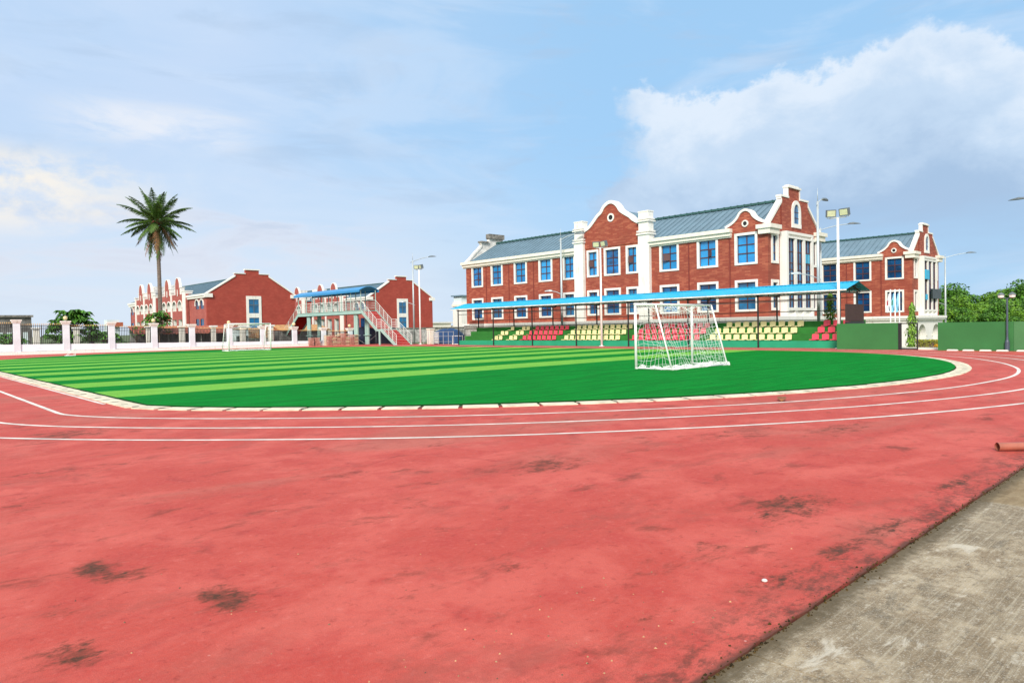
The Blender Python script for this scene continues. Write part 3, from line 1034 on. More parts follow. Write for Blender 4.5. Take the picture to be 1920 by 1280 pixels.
def seat_mesh(name, mt):
    mb = MB()
    # pan
    prof = [(-0.42, 0.040), (-0.36, 0.060), (-0.05, 0.045), (0.0, 0.055), (0.0, 0.025), (-0.05, 0.015), (-0.36, 0.025), (-0.42, 0.010)]
    mb.prism([(p[0], p[1]) for p in prof], 'y', -0.21, 0.21)
    # back, rounded top corners, slight lean
    bp = [(-0.205, 0.05), (0.205, 0.05), (0.215, 0.30), (0.19, 0.365), (0.12, 0.385), (-0.12, 0.385), (-0.19, 0.365), (-0.215, 0.30)]
    vs = [(0.0 + 0.09 * z, y, z) for y, z in bp] + [(0.03 + 0.09 * z, y, z) for y, z in bp]
    k = len(bp)
    mb.add(vs, [tuple(range(k - 1, -1, -1)), tuple(range(k, 2 * k))] + [(i, (i + 1) % k, k + (i + 1) % k, k + i) for i in range(k)])
    mb.box(-0.30, -0.10, -0.03, 0.03, -0.05, 0.02)
    o = mb.build(name, mt)
    return o
sy = seat_mesh('stadium_seat', seat_y)
sr = seat_mesh('stadium_seat', seat_r)
used = set()
ROWS = [(43.44, 0.475, 'bottom'), (44.19, 0.905, 'middle'), (44.94, 1.325, 'top')]
def run(y0, n, p=0.606):
    return [y0 - p * i for i in range(n)]
BLOCKS = [
    ('y', 'leftmost split yellow block', [[48.59, 48.0, 46.59, 46.0], [48.57, 47.99, 46.48, 45.9], [47.95, 46.42, 45.84]]),
    ('r', 'red block left of the middle floodlight pole', [run(44.80, 7), run(44.70, 7), run(44.63, 7)]),
    ('y', 'yellow block around the middle floodlight pole', [run(39.72, 10), run(39.68, 10), run(39.6, 10)]),
    ('r', 'red block behind the near goal', [run(32.62, 10), run(32.56, 10), run(32.54, 10, 0.59)]),
    ('y', 'yellow block right of the near goal', [run(25.92, 10), run(25.9, 10), run(25.45, 9, 0.64)]),
    ('r', 'rightmost red block beside the right floodlight pole', [run(18.74, 3, 0.63), run(18.68, 3, 0.63), run(18.64, 3, 0.62)]),
]
for cc, bl, rows in BLOCKS:
    src = sy if cc == 'y' else sr
    for (x, z, rn), ys in zip(ROWS, rows):
        for i, y in enumerate(ys):
            if cc in used:
                o = src.copy()
                COL.objects.link(o)
            else:
                o = src
                used.add(cc)
            o.location = (x, y + rnd.uniform(-0.012, 0.012), z)
            cn = 'yellow' if cc == 'y' else 'red'
            tag(o, '%s seat, %s from left in %s row, %s' % (cn, ORDN[i], rn, bl), 'stadium seat', 'plastic seats on the grandstand')

# barrier railings of the stand
def bars_panel(mb, a, b, z0a, z0b, h, step=0.14, w=0.025):
    a, b = Vector(a), Vector(b)
    L = (b - a).length
    k = max(2, int(L / step))
    for i in range(k + 1):
        t = i / k
        p = a + (b - a) * t
        z0 = z0a + (z0b - z0a) * t
        mb.box(p.x - w / 2, p.x + w / 2, p.y - w / 2, p.y + w / 2, z0, z0 + h)
    mb.bar((a.x, a.y, z0a + h), (b.x, b.y, z0b + h), 0.04, 0.04)
    mb.bar((a.x, a.y, z0a + 0.08), (b.x, b.y, z0b + 0.08), 0.03, 0.03)
t_ = thing('stand_railing', 'black stepped bar railing at the left end of the grandstand', 'railing', (43.5, 53.45, 0))
for i, (a, b, z) in enumerate(treads):
    mb = MB()
    bars_panel(mb, (a, 53.45), (b, 53.45), z if i else 0.43, z, 1.0, 0.14, 0.042)
    mb.build('railing_panel', black_m, t_)
t_ = thing('stand_railing', 'dark brown bar railing at the right end of the grandstand', 'railing', (44.2, 16.62, 0))
mb = MB()
bars_panel(mb, (42.78, 16.62), (45.5, 16.62), 1.60, 1.60, 1.02, 0.125, 0.05)
mb.build('railing_panel', mat('rail_brown', (0.055, 0.030, 0.028), 0.6), t_)
mb = MB()
mb.box(42.76, 45.55, 16.56, 16.66, 1.42, 1.58)
mb.build('railing_base', black_m, t_)

# ---------------------------------------------------------------- brick school buildings
def window(parent, ax, c, u0, u1, z0, z1, fw=0.26, gl=None, cols=2, rows=(0.36, 0.68), proud=0.07, deep=0.16, open_sash=None, fmat=None, arch=False):
    """white surround > glass, mullion bars"""
    mb = MB()
    ubox(mb, ax, c, u0, u0 + fw, -0.16, proud, z0, z1)
    ubox(mb, ax, c, u1 - fw, u1, -0.16, proud, z0, z1)
    ubox(mb, ax, c, u0 + fw, u1 - fw, -0.16, proud, z1 - fw, z1)
    ubox(mb, ax, c, u0 + fw, u1 - fw, -0.16, proud, z0, z0 + fw * 0.85)
    w = mb.build('window', fmat or white, parent)
    a0, a1, b0, b1 = u0 + fw, u1 - fw, z0 + fw * 0.85, z1 - fw
    mb = MB()
    q = [U(ax, c, a0, -deep, b0), U(ax, c, a1, -deep, b0), U(ax, c, a1, -deep, b1), U(ax, c, a0, -deep, b1)]
    mb.quad(*(q[::-1] if ax == 'X' else q))
    mb.build('glass', gl or glass, w)
    mb = MB()
    bw = 0.035
    for k in range(1, cols):
        uu = a0 + (a1 - a0) * k / cols
        ubox(mb, ax, c, uu - bw, uu + bw, -deep, -deep + 0.05, b0, b1)
    for r in rows:
        zz = b0 + (b1 - b0) * r
        ubox(mb, ax, c, a0, a1, -deep, -deep + 0.056, zz - bw, zz + bw)
    e = 0.03
    ubox(mb, ax, c, a0, a0 + e, -deep, -deep + 0.053, b0, b1)
    ubox(mb, ax, c, a1 - e, a1, -deep, -deep + 0.053, b0, b1)
    ubox(mb, ax, c, a0 + e, a1 - e, -deep, -deep + 0.047, b1 - e, b1)
    mb.build('mullion', mull_m, w)
    if open_sash:
        # middle pane on one side swung out
        zz0 = b0 + (b1 - b0) * (rows[0] + 0.03)
        zz1 = b0 + (b1 - b0) * (rows[1] - 0.03)
        um = (a0 + a1) / 2
        mb = MB()
        p = [U(ax, c, um, -deep + 0.06, zz0), U(ax, c, um + open_sash * (a1 - a0) * 0.30, 0.20, zz0)]
        mb.bar((p[0][0], p[0][1], (zz0 + zz1) / 2), (p[1][0], p[1][1], (zz0 + zz1) / 2), 0.05, zz1 - zz0)
        mb.build('open_sash', mull_m, w)
    return w

def arch_pts(uc, hw, zs, n=14, rise=None):
    rise = hw if rise is None else rise
    return [(uc + hw * math.cos(math.pi * k / n), zs + rise * math.sin(math.pi * k / n)) for k in range(n + 1)]

def wall_arch(mb, ax, c, u0, u1, z0, z1, uc, hw, zb, zs, rise=None, reveal=0.0):
    """panel with one arched opening"""
    def Q(pts):
        q = [U(ax, c, p[0], 0, p[1]) for p in pts]
        if ax == 'X':
            q = q[::-1]
        mb.add(q, [tuple(range(len(q)))])
    if zb > z0:
        Q([(u0, z0), (u1, z0), (u1, zb), (u0, zb)])
    Q([(u0, zb), (uc - hw, zb), (uc - hw, zs), (u0, zs)])
    Q([(uc + hw, zb), (u1, zb), (u1, zs), (uc + hw, zs)])
    ar = arch_pts(uc, hw, zs, 14, rise)
    top = [(u1 + (u0 - u1) * k / 14, z1) for k in range(15)]
    Q([(uc + hw, zs), (u1, zs), (u1, z1)] + [])
    for k in range(14):
        Q([ar[k], (top[k] if k else (u1, z1)), top[k + 1], ar[k + 1]])
    Q([(u0, zs), (uc - hw, zs), (u0, z1)])
    if reveal > 0:
        ol = [(uc + hw, zb)] + ar + [(uc - hw, zb)]
        for a, b in zip(ol, ol[1:]):
            mb.quad(U(ax, c, a[0], 0, a[1]), U(ax, c, b[0], 0, b[1]), U(ax, c, b[0], -reveal, b[1]), U(ax, c, a[0], -reveal, a[1]))
    return mb

def arch_trim(mb, ax, c, uc, hw, zb, zs, t, d0, d1, rise=None, sill=True):
    rise = hw if rise is None else rise
    ins = [(uc + hw, zb)] + arch_pts(uc, hw, zs, 14, rise) + [(uc - hw, zb)]
    ous = [(uc + hw + t, zb)] + arch_pts(uc, hw + t, zs, 14, rise + t) + [(uc - hw - t, zb)]
    for i in range(len(ins) - 1):
        q = [ins[i], ous[i], ous[i + 1], ins[i + 1]]
        P0 = [U(ax, c, p[0], d0, p[1]) for p in q]
        P1 = [U(ax, c, p[0], d1, p[1]) for p in q]
        mb.add(P0 + P1, [(0, 1, 2, 3), (7, 6, 5, 4), (0, 4, 5, 1), (1, 5, 6, 2), (2, 6, 7, 3), (3, 7, 4, 0)])
    if sill:
        ubox(mb, ax, c, uc - hw - t, uc + hw + t, d0, d1 + 0.02, zb - t, zb)

GABLE = [(48.5, 8.62), (50.62, 10.62), (50.62, 11.05), (51.80, 11.05), (51.80, 11.86), (53.66, 11.86), (53.66, 11.05), (55.05, 11.05), (55.05, 10.62), (57.35, 8.62)]
def brick_hall(ox, oy, full, label, gl):
    """gabled brick hall; main hall coordinates, moved by ox, oy"""
    X0, X1, Y0 = 48.5 + ox, 57.35 + ox, 24.3 + oy
    Y1 = (59.0 if full else 40.5) + oy
    root = thing('school_building', label, 'building', (X0, Y0, -1.6))
    hu = [(0.26)]
    # windows on the long side
    UP, LO = (5.98, 8.22), (2.50, 4.80)
    wins = []
    if full:
        for a, b in ((56.16, 58.02), (53.04, 54.87), (49.46, 51.33), (45.97, 47.81), (43.05, 44.60)):
            wins += [(a, b, UP[0], 8.28), (a, b, *LO)]
        wins += [(40.24, 41.62, 6.03, 8.47), (40.24, 41.62, 2.55, 4.85), (37.79, 39.62, 6.03, 8.50), (37.79, 39.62, 2.55, 4.92), (35.86, 37.18, 6.05, 8.48), (35.86, 37.18, 2.55, 4.92)]
    wins += [(31.85, 33.72, 5.98, 8.28), (31.85, 33.72, 2.50, 4.88), (28.33, 30.18, 5.98, 8.28), (28.33, 30.18, 2.50, 4.88), (25.09, 26.93, 5.98, 8.37), (25.09, 26.93, 2.48, 4.85)]
    wins = [(a + oy, b + oy, c, e) for a, b, c, e in wins]
    mb = MB()
    holes = [(a + 0.02, b - 0.02, c + 0.02, e - 0.02) for a, b, c, e in wins]
    wall_holes(mb, 'X', X0, Y0, Y1, 2.05, 8.62, holes)
    # other three sides
    gh = [(48.97 + ox, 50.10 + ox, 6.0, 8.27), (48.92 + ox, 50.10 + ox, 2.52, 4.8), (55.72 + ox, 56.88 + ox, 6.0, 8.25), (55.72 + ox, 56.88 + ox, 2.52, 4.8)]
    wall_holes(mb, 'Y', Y0, X0, X1, 2.05, 8.62, [(a + .02, b - .02, c + .02, e - .02) for a, b, c, e in gh])
    mb.quad((X1, Y0, 2.05), (X1, Y1, 2.05), (X1, Y1, 8.62), (X1, Y0, 8.62))
    mb.quad((X1, Y1, 2.05), (X0, Y1, 2.05), (X0, Y1, 8.62), (X1, Y1, 8.62))
    mb.build('brick_wall', brick, root)
    # stepped gable, parapet thickness 0.45; the arched window sits in a shallow panel
    gp = [(p[0] + ox, p[1]) for p in GABLE]
    mb = MB()
    mb.prism(gp[::-1], 'y', Y0 + 0.0, Y0 + 0.26)
    mb.build('gable', brick, root)
    mb = MB()
    mb.box(50.62 + ox, 55.05 + ox, Y0 - 0.07, Y0 - 0.002, 8.40, 10.98)
    mb.build('gable_panel', brick, root)
    if full:
        mb = MB()
        mb.prism(gp[::-1], 'y', Y1 - 0.26, Y1 + 0.002)
        mb.build('gable', weath, root)
    def copings(ya, yb, name, mt):
        mb = MB()
        for a, b in ((0, 1), (9, 8)):
            p, q = gp[a], gp[b]
            s = 1 if a == 0 else -1
            ext = 0.12 if a == 0 else -0.12
            mb.prism([(p[0] - s * 0.22, p[1] - 0.13), (q[0], q[1] - 0.0), (q[0], q[1] + 0.26), (p[0] - s * 0.22, p[1] + 0.13)], 'y', ya, yb)
        mb.box(gp[1][0] - 0.14, gp[3][0] - 0.001, ya, yb, 11.052, 11.20)
        mb.box(gp[6][0] + 0.001, gp[7][0] + 0.14, ya, yb, 11.052, 11.20)
        mb.box(gp[1][0] - 0.10, gp[1][0] - 0.001, ya + 0.03, yb - 0.02, 10.90, 11.05)
        mb.box(gp[7][0] + 0.001, gp[7][0] + 0.10, ya + 0.03, yb - 0.02, 10.90, 11.05)
        mb.box(gp[3][0] - 0.12, gp[4][0] - 0.001, ya + 0.05, yb - 0.03, 11.20, 11.86)
        mb.box(gp[6][0] + 0.001, gp[6][0] + 0.12, ya + 0.05, yb - 0.03, 11.20, 11.86)
        mb.box(gp[4][0] - 0.17, gp[5][0] + 0.17, ya - 0.03, yb, 11.862, 12.0)
        mb.box(gp[4][0] + 0.05, gp[5][0] - 0.05, ya + 0.05, yb - 0.05, 12.0, 12.10)
        mb.build(name, mt, root)
    copings(Y0 - 0.10, Y0 + 0.34, 'gable_coping', white)
    if full:
        copings(Y1 - 0.34, Y1 + 0.10, 'gable_coping', weath)
        mb = MB()
        mb.box(51.6 + ox, 53.85 + ox, Y1 - 0.5, Y1 + 0.15, 11.60, 12.13)
        mb.box(50.4 + ox, 51.5 + ox, Y1 - 0.5, Y1 + 0.15, 11.08, 11.26)
        mb.build('weathered_cap', dirty, root)
    # pilaster joints
    js = [55.66, 52.13, 48.56, 45.02] if full else []
    js += [30.95, 27.35]
    for y in js:
        mb = MB()
        mb.box(X0 - 0.035, X0 - 0.001, y - 0.05 + oy, y + 0.05 + oy, 2.1, 8.1)
        mb.build('brick_joint', joint, root)
    for x in (50.54 + ox, 55.052 + ox):
        mb = MB()
        mb.box(x, x + 0.078, Y0 - 0.05, Y0 - 0.001, 8.42, 10.5)
        mb.build('brick_joint', joint, root)
    # plinth band
    mb = MB()
    mb.box(X0 - 0.42, X1 + 0.42, Y0 - 0.72, Y1 + 0.3, 1.80, 2.07)
    mb.box(X0 - 0.30, X1 + 0.30, Y0 - 0.60, Y1 + 0.2, 1.62, 1.80)
    mb.build('plinth', white, root)
    # ground storey
    mb = MB()
    if full:
        mb.box(X0 - 0.12, X1 + 0.12, Y0 - 0.35, Y1 + 0.1, -1.6, 1.62)
    else:
        mb.box(X0 + 1.2, X1 + 0.1, Y0 + 0.55, Y1 + 0.1, -1.6, 1.62)
        wall_holes(mb, 'X', X0 - 0.1, Y0 - 0.35, Y1, -1.6, 1.62, [(Y0 + 1.45, Y0 + 2.9, -1.6, 1.02)])
        mb.quad((X0 - 0.1, Y0 + 1.45, -1.6), (X0 + 1.2, Y0 + 1.45, -1.6), (X0 + 1.2, Y0 + 1.45, 1.02), (X0 - 0.1, Y0 + 1.45, 1.02))
        mb.quad((X0 - 0.1, Y0 + 2.9, -1.6), (X0 - 0.1, Y0 + 2.9, 1.02), (X0 + 1.2, Y0 + 2.9, 1.02), (X0 + 1.2, Y0 + 2.9, -1.6))
        for uc in (X0 + 1.9, X0 + 6.65):
            wall_arch(mb, 'Y', Y0 - 0.35, (X0 - 0.1) if uc < X0 + 2 else X0 + 4.2, (X0 + 4.2) if uc < X0 + 2 else X1 + 0.1, -1.6, 1.62, uc, 1.25, -1.6, 0.0, 1.15, 0.9)
    mb.build('ground_storey', white, root)
    if not full:
        mb = MB()
        mb.box(X0 + 0.15, X0 + 0.2, Y0 + 1.45, Y0 + 2.9, -1.6, 1.02)
        mb.build('glass_door', glass_dk, root)
        mb = MB()
        for uc in (X0 + 1.9, X0 + 6.65):
            mb.box(uc - 1.0, uc + 0.35, Y0 + 0.50, Y0 + 0.545, -1.2, 1.1)
        mb.build('arcade_glass', glass_dk, root)
        for uc in (X0 + 1.9, X0 + 6.65):
            for sg_ in (-1, 1):
                mb = MB()
                mb.box(uc + sg_ * 1.42 - 0.15, uc + sg_ * 1.42 + 0.15, Y0 - 0.42, Y0 - 0.352, -0.12, 0.0)
                mb.build('impost', cream, root)
    # cornices
    def cornice(mb, ya, yb):
        mb.box(X0 - 0.46, X0 - 0.0005, ya, yb, 8.50, 8.78)
        mb.box(X0 - 0.30, X0 - 0.0005, ya + 0.05, yb - 0.05, 8.24, 8.50)
        mb.box(X0 - 0.16, X0 - 0.0005, ya + 0.08, yb - 0.08, 8.12, 8.24)
    mb = MB()
    if full:
        cornice(mb, 42.9 + oy, 59.4 + oy)
        cornice(mb, 27.10 + oy, 34.6 + oy)
    else:
        cornice(mb, 27.10 + oy, Y1)
    # corner blocks that return on to the gable
    for xa, xb in ((X0 - 0.46, X0 + 1.30), (X1 - 1.10, X1 + 0.46)):
        mb.box(xa, xb, Y0 - 0.46, Y0 - 0.0005, 8.50, 8.80)
        mb.box(xa + 0.12, xb - 0.12, Y0 - 0.33, Y0 - 0.0005, 8.12, 8.50)
    mb.box(X0 - 0.46, X0 - 0.0005, Y0, Y0 + 0.70, 8.50, 8.80)
    mb.box(X0 - 0.34, X0 - 0.0005, Y0, Y0 + 0.58, 8.12, 8.50)
    mb.box(X1 + 0.0005, X1 + 0.46, Y0, Y1, 8.50, 8.80)
    mb.box(X1 + 0.0005, X1 + 0.34, Y0, Y1, 8.12, 8.50)
    mb.build('cornice', cream, root)
    # roof with standing seams
    XM = 52.92 + ox
    zE, zR = 8.72, 11.10
    ya, yb = Y0 + 0.262, (Y1 - 0.262 if full else Y1)
    mb = MB()
    for xe in (X0 + 0.03, X1 + 0.25):
        mb.quad((xe, ya, zE), (XM, ya, zR), (XM, yb, zR), (xe, yb, zE))
        y = ya + 0.3
        while y < yb:
            mb.bar((xe, y, zE + 0.03), (XM, y, zR + 0.03), 0.05, 0.075)
            y += 0.60
    roof = mb.build('roof', roofm, root)
    mb = MB()
    mb.box(XM - 0.20, XM + 0.20, ya, yb, zR - 0.02, zR + 0.15)
    y = ya + 0.2
    while y < yb:
        mb.box(XM - 0.22, XM + 0.22, y, y + 0.10, zR + 0.0, zR + 0.18)
        y += 0.60
    mb.build('ridge_cap', ridge_m, roof)
    # small shaped gable over the last bay
    small = [(27.62, 8.83), (27.05, 9.10), (26.62, 9.46), (26.38, 9.82), (26.02, 9.98), (25.66, 9.82), (25.42, 9.46), (24.98, 9.12), (24.42, 8.88)]
    sp = [(p[0] + oy, p[1]) for p in spline(small, 5)]
    mb = MB()
    mb.prism([(24.42 + oy, 8.40), (27.62 + oy, 8.40)] + sp, 'x', X0 - 0.03, X0 + 0.35)
    sg = mb.build('shaped_gable', brick, root)
    of = offset_line(sp, -0.17)
    mb = MB()
    mb.prism(sp + of[::-1], 'x', X0 - 0.14, X0 + 0.48)
    mb.build('coping', white, sg)
    def oculus(uc, zc, r, par):
        mb = MB()
        k = 20
        for i in range(k):
            a0, a1 = 2 * math.pi * i / k, 2 * math.pi * (i + 1) / k
            q = [(uc + rr * math.cos(a), zc + rr * math.sin(a)) for rr, a in ((r * 0.62, a0), (r, a0), (r, a1), (r * 0.62, a1))]
            P0 = [(X0 - 0.03, *p) for p in q]
            P1 = [(X0 - 0.12, *p) for p in q]
            mb.add(P0 + P1, [(0, 1, 2, 3), (7, 6, 5, 4), (0, 4, 5, 1), (1, 5, 6, 2), (2, 6, 7, 3), (3, 7, 4, 0)])
        o = mb.build('oculus', white, par)
        mb = MB()
        mb.add([(X0 - 0.075, uc + r * 0.62 * math.cos(2 * math.pi * i / k), zc + r * 0.62 * math.sin(2 * math.pi * i / k)) for i in range(k)], [tuple(range(k))])
        mb.build('louvre', dark_hole, o)
    oculus(26.03 + oy, 9.05, 0.26, sg)
    # central curved gable between the two piers
    if full:
        big = [(41.95, 10.10), (41.25, 10.36), (40.72, 10.78), (40.20, 11.28), (39.72, 11.62), (39.42, 12.02), (38.95, 12.30), (38.50, 12.28), (38.10, 11.98), (37.75, 11.50), (37.15, 11.10), (36.75, 10.86), (36.35, 10.52), (35.60, 10.12)]
        bp = spline(big, 5)
        mb = MB()
        mb.prism([(35.60, 8.62), (41.95, 8.62)] + bp, 'x', X0 - 0.06, X0 + 0.40)
        bg_ = mb.build('curved_gable', brick, root)
        of = offset_line(bp, -0.29)
        mb = MB()
        mb.prism(bp + of[::-1], 'x', X0 - 0.16, X0 + 0.46)
        mb.build('coping', white, bg_)
        oculus(38.74, 11.12, 0.37, bg_)
        mb = MB()
        back = [(p[0], p[1] - 0.45) for p in bp[3:-3]]
        mb.prism([(36.3, 9.2), (41.3, 9.2)] + back, 'x', X0 + 0.45, XM)
        mb.build('cross_roof', roofm, root)
        for ya_, yb_ in ((41.82, 42.90), (34.55, 35.66)):
            mb = MB()
            mb.box(X0 - 0.34, X0 + 0.45, ya_, yb_, 2.07, 9.20)
            mb.box(X0 - 0.30, X0 + 0.42, ya_ + 0.05, yb_ - 0.05, 9.20, 11.16)
            for za, zb_, e in ((9.20, 9.32, 0.11), (9.42, 9.56, 0.08), (10.28, 10.38, 0.10), (10.47, 10.55, 0.06), (11.10, 11.2, -0.01)):
                mb.box(X0 - 0.34 - e, X0 + 0.45 + e, ya_ - e, yb_ + e, za, zb_)
            mb.build('pier', white, root)
    # windows
    for i, (a, b, c, e) in enumerate(wins):
        os_ = None
        if full and i in (10, 14, 16):
            os_ = 1
        if full and i == 18:
            os_ = -1
        narrow = (b - a) < 1.5
        gg = gl
        if c < 3 and full:
            gg = glass_lo if i % 3 else glass_g
        elif full and i in (0, 12):
            gg = glass_v
        window(root, 'X', X0, a, b, c, e, 0.185 if not narrow else 0.19, gg, 2, (0.34, 0.66), open_sash=os_)
    for a, b, c, e in gh:
        window(root, 'Y', Y0, a, b, c, e, 0.22, glass_dk if not full else glass_g, 1, (0.34, 0.66))
    # arched attic window
    uc = 52.90 + ox
    mb = MB()
    arch_trim(mb, 'Y', Y0 - 0.07, uc, 0.45, 9.16, 10.05, 0.30, -0.04, 0.10, 0.62)
    aw = mb.build('arched_window', white, root)
    mb = MB()
    pts = [(uc + 0.45, 9.16)] + arch_pts(uc, 0.45, 10.05, 14, 0.62) + [(uc - 0.45, 9.16)]
    mb.add([(p[0], Y0 - 0.085, p[1]) for p in pts], [tuple(range(len(pts)))])
    mb.build('glass', glass_g, aw)
    mb = MB()
    mb.box(uc - 0.02, uc + 0.02, Y0 - 0.11, Y0 - 0.086, 9.16, 10.6)
    mb.box(uc - 0.45, uc + 0.45, Y0 - 0.112, Y0 - 0.087, 9.60, 9.64)
    mb.box(uc - 0.45, uc + 0.45, Y0 - 0.112, Y0 - 0.087, 10.05, 10.09)
    mb.build('mullion', mull_m, aw)
    # projecting stair bay
    B0, B1, BY = 50.34 + ox, 54.95 + ox, Y0 - 0.55
    mb = MB()
    mb.box(B0, B0 + 0.32, BY, Y0 - 0.0005, 2.07, 8.42)
    mb.box(B1 - 0.32, B1, BY, Y0 - 0.0005, 2.07, 8.42)
    mb.box(B0 + 0.32, B1 - 0.32, BY, Y0 - 0.0005, 8.22, 8.42)
    mb.box(B0 + 0.32, B1 - 0.32, BY + 0.16, Y0 - 0.0005, 8.06, 8.22)
    mb.box(B0 + 0.32, B1 - 0.32, BY, Y0 - 0.0005, 7.92, 8.06)
    mb.box(B0 + 0.32, B1 - 0.32, BY, Y0 - 0.0005, 2.52, 2.72)
    mb.box(B0 + 0.32, B1 - 0.32, BY + 0.18, Y0 - 0.0005, 2.07, 2.52)
    W_ = (B1 - B0 - 0.64)
    gw = (W_ - 2 * 0.34) / 3
    for k in (0, 1):
        u = B0 + 0.32 + gw * (k + 1) + 0.34 * k
        mb.box(u, u + 0.34, BY + 0.02, Y0 - 0.0005, 2.72, 7.92)
        mb.box(u - 0.02, u + 0.36, BY + 0.01, BY + 0.18, 2.07, 2.52)
    bay = mb.build('stair_bay', white, root)
    for k in range(3):
        u = B0 + 0.32 + (gw + 0.34) * k
        mb = MB()
        mb.quad((u, BY + 0.2, 2.72), (u + gw, BY + 0.2, 2.72), (u + gw, BY + 0.2, 7.92), (u, BY + 0.2, 7.92))
        mb.build('glass', glass_g if full else glass_dk, bay)
        mb = MB()
        mb.box(u + gw / 2 - 0.03, u + gw / 2 + 0.03, BY + 0.14, BY + 0.199, 2.72, 7.92)
        mb.box(u, u + 0.05, BY + 0.14, BY + 0.199, 2.72, 7.92)
        mb.box(u + gw - 0.05, u + gw, BY + 0.14, BY + 0.199, 2.72, 7.92)
        for z in (3.4, 4.25, 4.75, 5.6, 6.1, 6.95):
            mb.box(u + 0.05, u + gw - 0.05, BY + 0.15, BY + 0.198, z - 0.03, z + 0.03)
        mb.build('mullion', mull_m, bay)
    if full:
        mb = MB()
        u = B0 + 0.32 + (gw + 0.34) * 2
        mb.box(u + 0.06, u + gw - 0.06, BY + 0.15, BY + 0.19, 6.18, 6.88)
        mb.build('bright_pane', canopy_m, bay)
    else:
        mb = MB()
        mb.box(B0 + 0.30, B0 + 1.55, BY - 0.10, BY - 0.03, 5.95, 6.95)
        mb.box(B0 + 0.45, B0 + 1.10, BY - 0.06, BY - 0.02, 3.75, 4.35)
        mb.build('blue_panel', canopy_m, root)
        mb = MB()
        mb.box(B0 + 2.1, B1 + 0.6, BY - 0.22, BY - 0.03, 3.9, 4.95)
        s_ = mb.build('notice_screen', screen_m, root)
        mb = MB()
        for k in range(9):
            u = B0 + 2.2 + k * 0.33
            mb.box(u, u + 0.05, BY - 0.25, BY - 0.222, 3.95, 4.9)
        mb.build('screen_rib', lamp_grey, s_)
    return root

brick_hall(0.0, 0.0, True, 'long red brick school hall with curved central gable behind the grandstand', glass)
brick_hall(32.0, 0.2, False, 'similar brick hall further right, above green walls and flagpoles', glass_dk)

